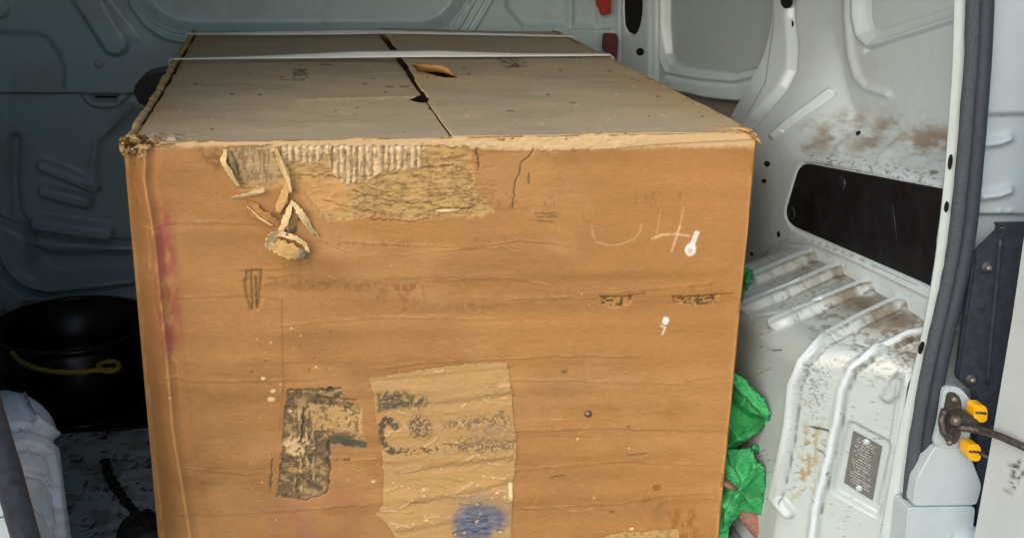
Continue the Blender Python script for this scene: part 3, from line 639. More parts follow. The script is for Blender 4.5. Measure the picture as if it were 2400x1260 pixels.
# cracks, scuffs, small torn windows
for c in ([(1252, 352), (1240, 366), (1222, 382), (1216, 410), (1206, 432), (1202, 486)], [(1240, 405), (1240, 430)], [(1118, 350), (1122, 400)]):
    fr.paint(fr.line(c, 1.7, 4), GRIM * .55, .9); fr.relief(fr.line(c, 2, 4), -.002)
wn = [(578, 634), (616, 632), (613, 672), (616, 700), (606, 728), (588, 726), (578, 700), (574, 660)]
fr.relief(fr.poly(wn, 4, 3), -.004); fr.paint(fr.poly(wn, 4, 3), lin(160, 122, 70), .85)
for c in ([(590, 640), (592, 724)], [(612, 640), (604, 722)], [(600, 650), (602, 716)]): fr.paint(fr.line(c, 2.4, 3), GRIM * .7, .8); fr.relief(fr.line(c, 2.4, 3), -.002)
fr.paint(fr.line([(612, 640), (640, 650), (648, 664)], 1.5, 2), GRIM, .5)
for q in ([(1408, 694), (1440, 696), (1484, 692), (1476, 716), (1440, 724), (1412, 714)], [(1578, 696), (1640, 694), (1686, 690), (1680, 712), (1640, 718), (1582, 712)]):
    fr.relief(fr.poly(q, 3, 2), -.003); fr.paint(fr.poly(q, 3, 2), lin(176, 132, 76), .8)
    fr.paint(fr.noise(fr.poly(q, 3, 3), 6, 5, 3, .48, .56), GRIM * .55, .9)
    x0, x1 = q[0][0] - 4, q[2][0] + 30; fr.paint(fr.line([(x0, 694), ((x0 + x1) / 2, 693), (x1, 686)], 1.5, 2), GRIM * .6, .85)
for c in ([(1252, 500), (1300, 498)], [(1258, 508), (1302, 506)], [(1262, 516), (1296, 520)], [(1466, 1064), (1490, 1064)], [(1494, 1062), (1516, 1061)], [(1428, 1200), (1440, 1200)], [(1290, 1118), (1322, 1112)]):
    fr.paint(fr.line(c, 1.8, 3), GRIM * .7, .75)
fr.paint(fr.blob(1540, 1143, 11, 8, 2), lin(132, 84, 36), .8); fr.paint(fr.blob(1324, 872, 8, 5, 2), GRIM, .8)
# faint rows of worn print
for x0, x1, yy, hh, dens in ((780, 1050, 572, 9, .57), (680, 1000, 672, 12, .50), (880, 1000, 690, 20, .56), (1488, 1552, 463, 15, .50), (1588, 1618, 462, 12, .54), (1600, 1690, 674, 8, .54), (1110, 1220, 560, 7, .6), (640, 760, 655, 6, .6), (1100, 1300, 470, 20, .64), (940, 1200, 720, 10, .62)):
    fr.paint(fr.noise(fr.poly([(x0, yy - hh), (x1, yy - hh), (x1, yy + hh), (x0, yy + hh)], 4, 1), 5.5, 14, 3, dens, dens + .06, 2), lin(112, 74, 36), .28)
# chalk marks and paint drips
def chalk(pts, w_, a): fr.paint(fr.noise(fr.line(pts, w_, 1.0), 6, 6, 4, .22, .45), lin(226, 190, 148), a)
chalk([(1386, 528), (1388, 548), (1398, 566), (1425, 574), (1455, 571), (1484, 560), (1500, 542), (1502, 526)], 2.2, .36)
chalk([(1528, 558), (1552, 549), (1580, 547), (1614, 552)], 2.6, .75); chalk([(1602, 486), (1588, 548)], 2.2, .4); chalk([(1592, 530), (1574, 588)], 2.6, .7); chalk([(1548, 490), (1536, 560)], 2, .3)
WH = lin(238, 232, 226)
fr.paint(fr.line([(1632, 545), (1624, 566), (1618, 584)], 6, 1, 3), WH, .75); fr.paint(fr.blob(1618, 584, 13, 15, 2, .4), WH, .9)
fr.paint(fr.blob(1617, 586, 6, 7, 1, .5), lin(190, 172, 160), .7); fr.relief(fr.blob(1618, 584, 12, 14, 1, .5), .0012)
fr.paint(fr.blob(1561, 752, 8, 9, 3, .5), WH, .9); fr.paint(fr.line([(1550, 764), (1560, 768), (1554, 784)], 2.2, 2), WH, .7); fr.paint(fr.blob(1757, 518, 4, 4, 1), WH, .9)
# the letter F, scraped dark paint over torn board
Fp = [(674, 913), (800, 906), (803, 936), (842, 950), (842, 1010), (854, 1024), (852, 1052), (812, 1046), (776, 1040), (774, 1090), (770, 1152), (700, 1168), (648, 1164), (660, 1070), (664, 990)]
fm = fr.poly(Fp, 3, 5); fr.relief(fm, -.0022); fr.paint(fm, INK, .7)
fr.paint(fr.poly([(722, 948), (800, 944), (848, 962), (850, 1018), (800, 1010), (735, 1010)], 5, 5), lin(188, 152, 100), .95)
fr.paint(fr.noise(fm, 22, 12, 2, .46, .58), lin(168, 138, 94), .8); fr.paint(fr.noise(fm, 9, 9, 7, .58, .64), lin(66, 60, 48), .65)
sel, mk = fr.poly([(694, 960), (734, 962), (740, 1120), (724, 1160), (690, 1150), (700, 1050)], 8, 5)
rb = (.5 + .5 * np.cos((X.ravel()[sel] + 12 * (fbm(X.ravel()[sel] / 20, Yp.ravel()[sel] / 26, 3, 3) - .5)) / 15 * 2 * math.pi)) * sm(fbm(X.ravel()[sel] / 10, Yp.ravel()[sel] / 18, 6), .36, .56); fr.paint((sel, mk * sm(rb, .4, .8)), lin(196, 170, 124), .75); fr.D.ravel()[sel] += mk * rb * .004
fr.paint(fr.noise(fr.blob(696, 1045, 34, 22, 6), 9, 8, 3, .4, .55), lin(204, 176, 130), .9); fr.relief(fr.noise(fr.blob(700, 1045, 34, 24, 6), 9, 8, 3, .4, .6), .006)
for c in ([(676, 912), (740, 918), (800, 908)], [(770, 1018), (772, 1090), (768, 1150)], [(660, 1164), (720, 1170), (770, 1152)], [(730, 944), (800, 950), (842, 972)], [(740, 1012), (780, 1014)], [(712, 960), (706, 1040)], [(640, 1075), (634, 1150)], [(744, 930), (836, 936)]):
    fr.paint(fr.line(c, 2, 5), lin(62, 52, 36), .8); fr.relief(fr.line(c, 2.5, 5), -.002)
fr.paint(fr.line([(779, 1030), (815, 1036), (852, 1042)], 9, 3, 5), INK, .9)
fr.paint(fr.noise(fr.line([(780, 1076), (822, 1075)], 3, 2), 7, 5, 2, .42, .52), lin(80, 52, 26), .9); fr.paint(fr.line([(822, 1074), (880, 1072)], 1.2, 1), lin(222, 172, 116), .5)
# flecks of white grit and dark pits
for i in range(90):
    x, y = (580 + rs.rand() * 330, 760 + rs.rand() * 420) if rs.rand() < .5 else (430 + rs.rand() * 1240, 380 + rs.rand() * 860)
    r = .6 + rs.rand() ** 3 * 2.4
    if rs.rand() < .6: fr.paint(fr.blob(x, y, r + .6, r + .6, 1), lin(226, 188, 138), .75); fr.relief(fr.blob(x, y, r, r, 0), .001)
    else: fr.paint(fr.blob(x, y, r + .4, r + .4, 1), lin(104, 66, 34), .7)
for x, y, r in ((635, 935, 9), (640, 915, 6), (617, 886, 5), (875, 1128, 5), (920, 1178, 5), (398, 931, 3.5), (1480, 1238, 5), (705, 785, 3), (683, 768, 3)): fr.paint(fr.blob(x, y, r, r * .7, 2), lin(232, 200, 152), .85)
fr.paint(fr.noise(fr.poly([(1560, 1200), (1630, 1195), (1640, 1262), (1590, 1262)], 8, 6), 8, 18, 6, .4, .55), lin(140, 88, 38), .7)
fr.paint(fr.noise(fr.poly([(1500, 1170), (1580, 1160), (1600, 1210), (1500, 1230)], 40, 9), 12, 12, 2, .45, .6), GRIM, .25)
fr.paint(full(sm(X + 3 * fr.nx, np.interp(Yp, [320, 1260], [1764, 1672]), np.interp(Yp, [320, 1260], [1776, 1684])) * .8), lin(206, 156, 88), .7)
keep = (X > xs + 1.5 * fr.nx)
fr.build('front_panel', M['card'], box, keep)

# paper patch pasted on the front
def patch(name, outline, off, col, rag, work, res=.0016):
    P = np.array([atY(a, b, FRONT) for a, b in outline]); lo, hi = P.min(0) - .012, P.max(0) + .012
    u, v = np.meshgrid(np.arange(lo[0], hi[0], res), np.arange(max(lo[2], .006), hi[2], res))
    s = Surf(np.stack([u, np.full_like(u, FRONT), v], 2), np.asarray(col) * .76, N=(0, -1, 0), seed=3)
    iu = np.clip(((u - (BX0 - .001)) / .0016).round().astype(int), 0, fr.D.shape[1] - 1); iv = np.clip(((v - .006) / .0016).round().astype(int), 0, fr.D.shape[0] - 1)
    s.D += fr.D[iv, iu]
    sel, mk = s.poly(outline, 2.5, rag); kp = np.zeros(u.size, bool); kp[sel] = mk > .5
    sel, e = s.poly(outline, 9, rag); s.D.ravel()[sel] += off * (.35 + .65 * e)
    work(s); return s.build(name, M['card'], box, kp.reshape(u.shape))
def work_patch(s):
    al = np.arange(s.x.size); s.mul((al, fbm(s.x.ravel() / 160, s.y.ravel() / 16, 4)), .78); s.C *= 1.1
    s.D += .0015 * (fbm(s.x / 160, s.y / 30, 9, 3) - .5) + .0014 * (fbm(s.x / 26, s.y / 12, 3, 3) - .5)
    r2 = np.random.RandomState(5)
    for i in range(60):
        x = 880 + r2.rand() * 310; y = 860 + r2.rand() * 390; c = [(x, y), (x + 10 + 40 * r2.rand(), y + 12 * r2.randn())]
        if r2.rand() < .6: s.paint(s.line(c, 1.2, 3), lin(232, 200, 150), .5)
        else: s.paint(s.line(c, 1.2, 3), lin(140, 100, 56), .5)
        s.relief(s.line(c, 3, 3), .0012)
    for c in ([(900, 945), (1050, 935), (1190, 915)], [(930, 1100), (1060, 1080), (1200, 1062)], [(960, 1170), (1080, 1150), (1200, 1120)], [(930, 1235), (1060, 1216), (1120, 1212)]):
        s.relief(s.line(c, 9, 4), .0012); s.relief(s.line([(a, b + 12) for a, b in c], 9, 4), -.0012); s.mul(s.line([(a, b + 8) for a, b in c], 5, 4), .86)
    dark = lin(84, 80, 64)
    s.paint(s.noise(s.poly([(882, 918), (955, 914), (962, 955), (886, 962)], 8, 6), 5, 5, 4, .34, .5), dark, .9)
    s.paint(s.noise(s.poly([(955, 920), (1005, 928), (1005, 950), (955, 956)], 10, 5), 4, 5, 6, .46, .54), dark, .85)
    s.paint(s.noise(s.line([(926, 998), (916, 986), (902, 984), (892, 1000), (894, 1026), (904, 1046), (920, 1056)], 8, 4, 6), 7, 7, 3, .30, .44), lin(78, 70, 58), .92)
    s.paint(s.noise(s.line([(920, 1056), (960, 1054), (1020, 1052)], 8, 4, 6), 4, 4, 3, .48, .54), lin(92, 78, 54), .9)
    s.paint(s.noise(s.blob(985, 1002, 28, 28, 8, .6), 4, 4, 6, .44, .52), dark, .85)
    s.paint(s.noise(s.poly([(1036, 985), (1120, 975), (1185, 960), (1200, 990), (1195, 1008), (1120, 1006), (1040, 1005)], 12, 6), 4.5, 4.5, 9, .46, .55), lin(112, 96, 72), .8)
    s.paint(s.noise(s.poly([(1040, 1034), (1130, 1026), (1212, 1028), (1212, 1052), (1130, 1058), (1042, 1054)], 12, 6), 4.5, 4.5, 2, .42, .52), lin(104, 88, 66), .85)
    s.paint(s.noise(s.poly([(1100, 1000), (1200, 990), (1206, 1040), (1100, 1040)], 14, 4), 8, 8, 2, .35, .6), lin(150, 126, 96), .6)
    s.paint(s.noise(s.poly([(1060, 1160), (1200, 1120), (1204, 1190), (1080, 1200)], 26, 4), 20, 12, 4, .3, .6), lin(150, 128, 108), .4)
    s.paint(s.blob(1128, 1214, 58, 34, 10, .55), lin(82, 94, 120), .85); s.paint(s.blob(1105, 1240, 44, 26, 8, .6), lin(72, 86, 116), .8); s.paint(s.blob(1128, 1214, 74, 48, 14, .8), lin(112, 112, 116), .35)
    s.paint(s.noise(s.blob(1120, 1225, 58, 40, 8, .5), 18, 4, 7, .58, .66), lin(44, 54, 84), .6); s.paint(s.noise(s.blob(1120, 1222, 50, 34, 8, .5), 24, 3, 3, .62, .68), lin(150, 160, 180), .4)
    s.paint(s.line([(1196, 1132), (1196, 1162)], 4.5, 1, 3), lin(232, 206, 164), .9)
    for i in range(26): s.paint(s.blob(890 + r2.rand() * 300, 1080 + r2.rand() * 170, 2 + r2.rand() * 2, 1.6, 1), lin(238, 210, 164), .7)
    s.paint(s.poly([(868, 1060), (892, 1058), (898, 1180), (880, 1200)], 5, 4), KR, .8)
po = [(864, 886), (930, 874), (1020, 858), (1110, 850), (1190, 848), (1196, 880), (1203, 960), (1212, 1040), (1208, 1090), (1202, 1140), (1199, 1300), (960, 1300), (930, 1262), (905, 1226), (878, 1205), (896, 1180), (898, 1110), (893, 1050), (880, 980), (874, 920)]
pa = patch('paper_patch', po, .0022, lin(204, 164, 108), 2.5, work_patch); pa['label'] = 'pale torn paper patch with worn dark letters and a blue spray blot'
def work_low(s):
    s.D += .002 * (fbm(s.x / 20, s.y / 14, 3, 3) - .5); s.paint((np.arange(s.x.size), sm(fbm(s.x.ravel() / 9, s.y.ravel() / 6, 4), .5, .62)), GRIM, .45)
patch('paper_patch', [(1380, 1262), (1440, 1246), (1520, 1240), (1588, 1234), (1600, 1268), (1596, 1330), (1380, 1330)], .002, lin(204, 166, 108), 4, work_low)
# screw head stuck in the front
c = atY(1378, 969, FRONT - .002); dome('screw', c, (0, -1, 0), .0068, .006, M['steel'], box, 12, 4)

# torn strips hanging from the tear
def strip(pts, off, wid, col, curl=.3, name='torn_strip', seed=0, tip=None):
    """a curled ribbon of torn liner: pts in photo units, off = distance in front of the panel, wid = widths"""
    n = 26; p = smooth_path(pts, n, 2); o_ = np.interp(np.linspace(0, 1, n), np.linspace(0, 1, len(off)), off); w_ = np.interp(np.linspace(0, 1, n), np.linspace(0, 1, len(wid)), wid) * .00055
    Cn = np.array([atY(a, b, FRONT - q) for (a, b), q in zip(p, o_)]); T = np.gradient(Cn, axis=0); T /= np.linalg.norm(T, axis=1)[:, None]
    A = np.cross(T, (0, 1, 0)); A /= np.linalg.norm(A, axis=1)[:, None]; r2 = np.random.RandomState(seed); m_ = 9; sg = r2.choice([-1, 1]); tw = 1.1 * (r2.rand() - .5) + .9 * np.sin(np.linspace(0, 3, n) + 6 * r2.rand()); V = np.zeros((n, m_, 3)); CC = np.zeros((n, m_, 3))
    for j in range(m_):
        f_ = (j / (m_ - 1) - .5)
        jag = 1 + (.6 * (r2.rand(n) - .5) if j in (0, m_ - 1) else 0)
        V[:, j] = Cn + A * (f_ * w_ * jag)[:, None] + np.array([0, -1, 0]) * ((f_ * 2) ** 2 * .22 * curl * w_ * sg + .8 * tw * f_ * w_ + .0006 * (r2.rand(n) - .5))[:, None]
        CC[:, j] = np.asarray(col) * (.8 + .3 * vn(np.arange(n) * .35, np.full(n, j * .6), 3))[:, None] * (1.14 if j in (0, m_ - 1) else 1)
        if tip is not None: kk = sm(np.linspace(0, 1, n), .72, .9)[:, None] * (.5 + .5 * r2.rand(n))[:, None]; CC[:, j] = CC[:, j] * (1 - kk) + np.asarray(tip) * kk
    o = link(name, grid_mesh(name, V, CC), M['kraft'], box); md = o.modifiers.new('thick', 'SOLIDIFY'); md.thickness = .0007; md.offset = 0
    return o
S1, S2, S3 = lin(214, 188, 140), lin(196, 160, 104), lin(168, 122, 72)
strip([(530, 350), (522, 378), (536, 400), (550, 424), (562, 438)], [.002, .012, .012, .008, .004], [10, 15, 17, 13, 6], S1, .4, seed=1)
strip([(534, 352), (545, 380), (556, 410)], [.001, .006, .004], [4, 14, 4], lin(150, 134, 104), .2, seed=9)
strip([(646, 346), (656, 376), (668, 400), (676, 424), (670, 446), (660, 474), (650, 500)], [.003, .01, .012, .014, .012, .009, .005], [10, 18, 20, 17, 20, 30, 12], S2, .5, seed=2)
strip([(648, 350), (664, 390), (678, 430), (682, 452)], [.006, .014, .016, .014], [5, 9, 10, 6], S1, .3, seed=3)
strip([(542, 464), (572, 460), (598, 452), (620, 446)], [.008, .012, .013, .012], [10, 15, 15, 13], S1, .6, seed=4)
strip([(576, 476), (600, 494), (630, 514), (660, 536)], [.006, .012, .013, .010], [22, 30, 30, 22], S3, .6, seed=5)
strip([(578, 484), (604, 508), (640, 530)], [.011, .017, .016], [4, 7, 5], S1, .3, seed=14)
strip([(684, 470), (676, 500), (664, 530), (654, 548)], [.006, .013, .015, .012], [8, 16, 20, 14], S1, .4, seed=6)
strip([(682, 470), (700, 492), (718, 518), (736, 550)], [.008, .014, .012, .006], [8, 20, 16, 6], S1, .4, seed=7)
strip([(684, 482), (686, 510), (690, 544)], [.003, .005, .004], [10, 36, 44], lin(170, 140, 96), .1, seed=8, tip=lin(84, 88, 82))
strip([(660, 542), (640, 552), (630, 568), (640, 580)], [.010, .017, .020, .018], [18, 26, 26, 20], S1, .5, seed=10)
strip([(632, 570), (660, 580), (694, 592), (718, 596)], [.014, .020, .020, .014], [26, 34, 36, 26], S2, .45, seed=11, tip=lin(82, 94, 98))
strip([(652, 546), (690, 556), (716, 572), (722, 592)], [.012, .016, .017, .013], [14, 16, 14, 10], S1, .4, seed=12)
strip([(718, 520), (736, 540), (748, 556)], [.003, .005, .003], [3, 6, 2], S1, .3, seed=13)
strip([(1022, 494), (1050, 493), (1078, 491)], [.002, .004, .003], [5, 8, 5], S1, .3, seed=15)

# top: two flaps that meet at a seam, a lip along the left side
u, v = np.meshgrid(np.arange(BX0 + .0, BX1, .0026), np.arange(FRONT + .004, BACK, .0036))
tp = Surf(np.stack([u, v, np.full_like(u, TOP)], 2), lin(204, 188, 158), N=(0, 0, 1)); X, Yp = tp.x, tp.y; ALL = np.arange(X.size)
al = ALL
tp.mul((al, fbm(u.ravel() * 4, v.ravel() * 14, 4)), .84); tp.mul((al, fbm(u.ravel() * 10, v.ravel() * 50, 7, 3)), .94); tp.mul((al, fbm(u.ravel() * 2.5, v.ravel() * 2.5, 1, 3)), .84)
tp.paint((al, sm(fbm(u.ravel() * 5, v.ravel() * 6, 2), .4, .7)), lin(176, 168, 148), .55); tp.paint((al, sm(fbm(u.ravel() * 3, v.ravel() * 5, 9), .52, .72)), lin(192, 168, 130), .5)
tp.paint((al, (np.exp(-((u - BX0) / .07) ** 2) + np.exp(-((u - BX1) / .10) ** 2) * .9 + np.exp(-((v - BACK) / .12) ** 2) * .7).clip(0, 1).ravel() * sm(fbm(u.ravel() * 7, v.ravel() * 7, 5), .25, .7)), lin(186, 146, 96), .65)
tp.paint((al, sm(-v.ravel(), -FRONT - .012, -FRONT)), lin(176, 140, 94), .8)
tp.paint((al, sm(-Yp.ravel(), -330, -270) * sm(fbm(u.ravel() * 9, v.ravel() * 16, 3), .3, .7)), lin(204, 182, 146), .45)
tp.D += .008 * (fbm(u * 3, v * 5, 4, 3) - .5) + .0008 * (fbm(u * 20, v * 40, 5, 3) - .5)
seam = np.array([atZ(a, b, TOP) for a, b in [(890, 74), (930, 122), (955, 162), (985, 214), (1010, 252), (1035, 290), (1060, 325)]]); sx = np.interp(v, seam[::-1, 1], seam[::-1, 0])
right = u > sx
tp.D += np.where(right, .001 + .007 * sm(v, 2.0, 2.6) * np.exp(-np.maximum(u - sx, 0) / .14), -.001 - .005 * sm(v, 2.0, 2.7) * np.exp(-np.maximum(sx - u, 0) / .10))
tp.paint((al, np.exp(-((u - sx - .006).ravel() / .004) ** 2) * .8), lin(212, 184, 140), .7)
tp.relief(tp.line([(700, 236), (820, 232), (900, 228), (990, 224)], 3, 2), .002); tp.paint(tp.noise(tp.line([(690, 236), (820, 231), (900, 229), (990, 226)], 1.4, 2), 14, 8, 3, .35, .5), lin(224, 198, 152), .8)
for c in ([(752, 149), (776, 150)], [(850, 196), (860, 198)], [(905, 200), (922, 201)], [(940, 200), (958, 199)], [(1336, 244), (1350, 245)], [(1190, 262), (1205, 263)], [(540, 222), (548, 221)], [(1425, 170), (1432, 172)]):
    tp.paint(tp.line(c, 1.6, 1), lin(70, 56, 42), .8)
tp.paint(tp.noise(tp.poly([(686, 160), (722, 160), (722, 190), (686, 190)], 3, 1), 9, 3, 2, .40, .5), lin(86, 76, 62), .75); tp.paint(tp.line([(656, 187), (680, 188)], 1.3, 1), lin(90, 78, 60), .7)
for c in ([(1165, 140), (1190, 150), (1216, 156)], [(1186, 138), (1212, 152)], [(1190, 158), (1214, 160)], [(1192, 162), (1200, 156), (1216, 160)]): tp.paint(tp.line(c, 1.8, 2), lin(76, 66, 52), .75)
tp.paint(tp.noise(tp.poly([(1160, 134), (1225, 140), (1240, 160), (1180, 162)], 5, 2), 6, 3, 4, .5, .58), lin(84, 74, 58), .6)
rs = np.random.RandomState(21)
for i in range(90):
    x = 420 + rs.rand() * 1250; y = 140 + rs.rand() * 180; r = .8 + rs.rand() * 1.6
    tp.paint(tp.blob(x, y, r * 2.2, r, 1), lin(230, 206, 166) if rs.rand() < .55 else lin(90, 70, 48), .65)
for i in range(70):
    x = 420 + rs.rand() * 1150; y = 140 + rs.rand() * 170; L = 20 + rs.rand() * 120; c = [(x, y), (x + L, y + L * .02 * rs.randn())]
    tp.mul(tp.line(c, 1.2 + rs.rand() * 2, 1), .90 if rs.rand() < .6 else 1.10)
tearm = [(958, 231), (976, 226), (984, 222), (990, 216), (1004, 232), (1004, 240), (992, 238), (975, 236)]
kp_t = np.ones(X.size, bool); sel, mk = tp.poly(tearm, 2, 2); kp_t[sel] = mk < .5
slot_ = [(984, 170), (1020, 168), (1042, 174), (1074, 186), (1044, 186), (1010, 180)]; sel, mk = tp.poly(slot_, 2, 1); kp_t[sel] &= mk < .5
tp.paint(tp.line([(996, 172), (1030, 168), (1066, 182)], 2.5, 1), lin(206, 168, 112), .8)
kp_t = kp_t.reshape(X.shape)
rim = atZ(345, 250, TOP)[0]; lx = BX0 + .0105 + .003 * sm(v, 1.8, 2.3) * sm(-v, -2.9, -2.3) + .004 * (vn(v * 22, v * 0, 2) - .5)
tp.paint((al, np.exp(-((u - lx).ravel() / .010) ** 2) * .8), lin(190, 162, 120), .6)
tp.D += -.004 * np.exp(-np.maximum(u - lx, 0) / .012)
ck = np.exp(-((u - BX0 - .03) / .06) ** 2 - ((v - FRONT - .02) / .05) ** 2); tp.D += ck * .03 * (fbm(u * 60, v * 60, 3, 3) - .45); tp.paint((al, (ck * sm(fbm(u * 90, v * 90, 6), .5, .6)).ravel()), GRIM * .6, .8)
ck = np.exp(-((u - BX1 + .02) / .05) ** 2 - ((v - FRONT - .02) / .04) ** 2); tp.D += ck * .012 * (fbm(u * 80, v * 80, 5, 3) - .5); tp.paint((al, ck.ravel()), lin(206, 164, 100), .6)
f1 = tp.build('top_flap', M['card'], box, kp_t & (u > lx) & (u < sx - .0008 - .001 * sm(v, 1.9, 2.05) - .004 * sm(v, 2.1, 2.6))); f2 = tp.build('top_flap', M['card'], box, kp_t & (u > sx))
for f in (f1, f2): md = f.modifiers.new('thick', 'SOLIDIFY'); md.thickness = .003; md.offset = -1
prism('inner_flap', [(BX0 + .01, FRONT + .01, TOP - .03), (BX1 - .01, FRONT + .01, TOP - .03), (BX1 - .01, BACK - .01, TOP - .03), (BX0 + .01, BACK - .01, TOP - .03)], (0, 0, -.006), mat('inner_board', lin(120, 92, 60), rough=.9), box, .001, 1)
# torn tab standing up on the right flap
tb = [[atZ(a, b, z) for a, b, z in row] for row in ([(972, 168, TOP + .006), (1000, 169, TOP + .010), (1040, 171, TOP + .010), (1072, 183, TOP + .004)], [(978, 160, TOP + .016), (1002, 160, TOP + .026), (1040, 166, TOP + .024), (1062, 178, TOP + .012)], [(956, 152, TOP + .020), (990, 152, TOP + .034), (1052, 152, TOP + .034), (1060, 168, TOP + .02)])]
tb = np.array(tb); tbc = np.tile(lin(172, 132, 84), tb.shape[:2] + (1,)) ; o = link('torn_tab', grid_mesh('torn_tab', tb, tbc), M['kraft'], box)
o.modifiers.new('sub', 'SUBSURF').levels = 1; o.modifiers['sub'].render_levels = 1; md = o.modifiers.new('thick', 'SOLIDIFY'); md.thickness = .003
# the other walls of the box, thick board
def side(name, a, b, off):
    a = np.array(a, float); b = np.array(b, float); L = np.linalg.norm(b - a); uu, vv = np.meshgrid(np.arange(0, 1.0001, .004 / L), np.arange(.006, TOP + off, .006))
    P = a + (b - a) * uu[..., None]; P[..., 2] = vv; s = Surf(P, KR)
    s.D += .008 * (fbm(uu * L * 3, vv * 7, 4, 3) - .5) * sm(np.minimum(uu, 1 - uu) * L, 0, .05); s.mul((np.arange(uu.size), fbm(uu.ravel() * L * 3, vv.ravel() * 26, 2)), .75)
    s.D += .010 * (fbm(uu * L * 14, vv * 3, 6, 3) - .5) * sm(vv, TOP - .05, TOP)
    s.paint((np.arange(uu.size), sm(vv.ravel() + .004 * fbm(uu.ravel() * L * 50, vv.ravel() * 20, 3), TOP + off - .014, TOP + off)), TANL, .8)
    o = s.build(name, M['card'], box); md = o.modifiers.new('thick', 'SOLIDIFY'); md.thickness = .007; md.offset = 0; return o
side('side_panel', (BX0, FRONT + .03, 0), (BX0, BACK, 0), .003); side('side_panel', (BX1 - .001, FRONT + .002, 0), (BX1 - .012, BACK, 0), -.001); side('back_panel', (BX0, BACK, 0), (BX1 - .012, BACK, 0), 0)
# frayed fold along the front top edge
n = 420; xx = np.linspace(BX0 + .03, BX1 - .004, n); r2 = np.random.RandomState(4)
yy = FRONT + .006 + .003 * (vn(xx * 30, xx * 0, 3) - .5); zz = TOP - .003 + .005 * (vn(xx * 16, xx * 0, 6) - .5)
rr = .0036 + .0014 * (vn(xx * 45, xx * 0, 8) - .4) + .0014 * sm(xx, .26, .36) * sm(-xx, -.62, -.5) * (.4 + vn(xx * 60, xx * 0, 2))
fe = tube('frayed_edge', np.stack([xx, yy, zz], 1), rr, None, box, 10, .22, seed=3)
LIP = True
def tint(o, cols, sc):
    me = o.data; V = np.empty(len(me.vertices) * 3, np.float32); me.vertices.foreach_get('co', V); V = V.reshape(-1, 3)
    t = sm(fbm(V[:, 0] * sc, V[:, 2] * sc * 2 + V[:, 1] * sc * 2, 3, 4), .38, .62)[:, None]
    a = me.color_attributes.new('Col', 'FLOAT_COLOR', 'POINT'); a.data.foreach_set('color', np.concatenate([np.asarray(cols[0]) * (1 - t) + np.asarray(cols[1]) * t, np.ones((len(t), 1))], 1).astype(np.float32).ravel())
    me.materials.clear(); me.materials.append(M['kraft'])
tint(fe, (lin(140, 110, 70), lin(198, 168, 122)), 60)
def lump(c, rx, ry, rz, seed, cols):
    """a crumpled wad of board: a ball with creased, faceted relief"""
    uu, vv = np.meshgrid(np.linspace(0, 2 * math.pi, 56), np.linspace(.02, math.pi - .02, 34)); dx, dy, dz = np.cos(uu) * np.sin(vv), np.sin(uu) * np.sin(vv), np.cos(vv)
    k = .62 + .55 * np.abs(fbm(dx * 2.2 + dz * 3 + 9, dy * 2.2 - dz * 2 + 9, seed, 3) * 2 - 1) + .5 * (fbm(dx * 4 + 20, dz * 5 + dy * 3 + 20, seed + 2, 2) - .4)
    k[:, -1] = k[:, 0]; o = link('crushed_corner', grid_mesh('crushed_corner', np.stack([c[0] + rx * k * dx, c[1] + ry * k * dy, c[2] + rz * k * dz], 2)), None, box); tint(o, cols, 110); return o
yl = np.linspace(FRONT + .01, BACK, 300)
tint(tube('frayed_edge', np.stack([BX0 + .004 + .003 * (vn(yl * 14, yl * 0, 3) - .5), yl, TOP - .001 + .005 * (vn(yl * 9, yl * 0, 5) - .5)], 1), .0062 + .003 * (vn(yl * 40, yl * 0, 7) - .5), None, box, 10, .2, seed=8), (lin(170, 142, 98), lin(214, 188, 146)), 50)
yr = np.linspace(FRONT + .02, BACK, 260)
tint(tube('frayed_edge', np.stack([BX1 - .006 - .010 * (yr - FRONT) / (BACK - FRONT), yr, TOP - .002 + .003 * (vn(yr * 12, yr * 0, 2) - .5)], 1), .0045 + .002 * (vn(yr * 50, yr * 0, 4) - .5), None, box, 10, .2, seed=9), (lin(140, 104, 62), lin(192, 152, 100)), 70)
CC_ = (lin(84, 64, 38), lin(190, 160, 110))
for i, (a, b, rx, rz) in enumerate(((300, 332, .015, .010), (322, 326, .017, .008), (356, 332, .020, .005), (310, 350, .014, .010), (292, 345, .009, .012))):
    lump(atY(a, b, FRONT + .014), rx, .020, rz, 2 + i, CC_)
for i, (a, b) in enumerate(((1752, 306), (1766, 318), (1776, 326))):
    c = atY(a, b, FRONT); tint(tube('crushed_corner', [c + np.array([-.014, .006, .003]), c + np.array([0, -.002, 0]), c + np.array([.008, 0, -.010])], [.004, .005, .002], None, box, 8, .5, .6, seed=i), (lin(140, 106, 60), lin(204, 168, 110)), 80)

# two white plastic straps over the top
def band(label, pts, wid, lean, z):
    n = 60; p = np.array([atZ(a, b, TOP + .016) for a, b in pts]); p[0, 0] = BX0 - .001; p[-1, 0] = BX1 - .008; q = resample(p, n); w_ = np.interp(np.linspace(0, 1, n), np.linspace(0, 1, len(wid)), wid); ln = np.interp(np.linspace(0, 1, n), np.linspace(0, 1, len(lean)), lean)
    zz = TOP + z + .0 * q[:, 2]; V = np.zeros((n + 16, 4, 3))
    for j in range(4):
        f_ = j / 3 - .5; V[8:-8, j] = np.stack([q[:, 0], q[:, 1] + f_ * w_ * np.cos(ln), zz + (f_ + .5) * w_ * np.sin(ln)], 1)
        for i in range(8): # down the two sides
            V[7 - i, j] = V[8, j] + np.array([-.008 if i else -.004, 0, -.004 - .045 * i]); V[n + 8 + i, j] = V[n + 7, j] + np.array([.010 if i else .005, 0, -.004 - .045 * i])
    o = link('packing_strap', grid_mesh('packing_strap', V), M['strap']); md = o.modifiers.new('thick', 'SOLIDIFY'); md.thickness = .0012
    return tag(o, label, 'strap', 'white straps over the box')
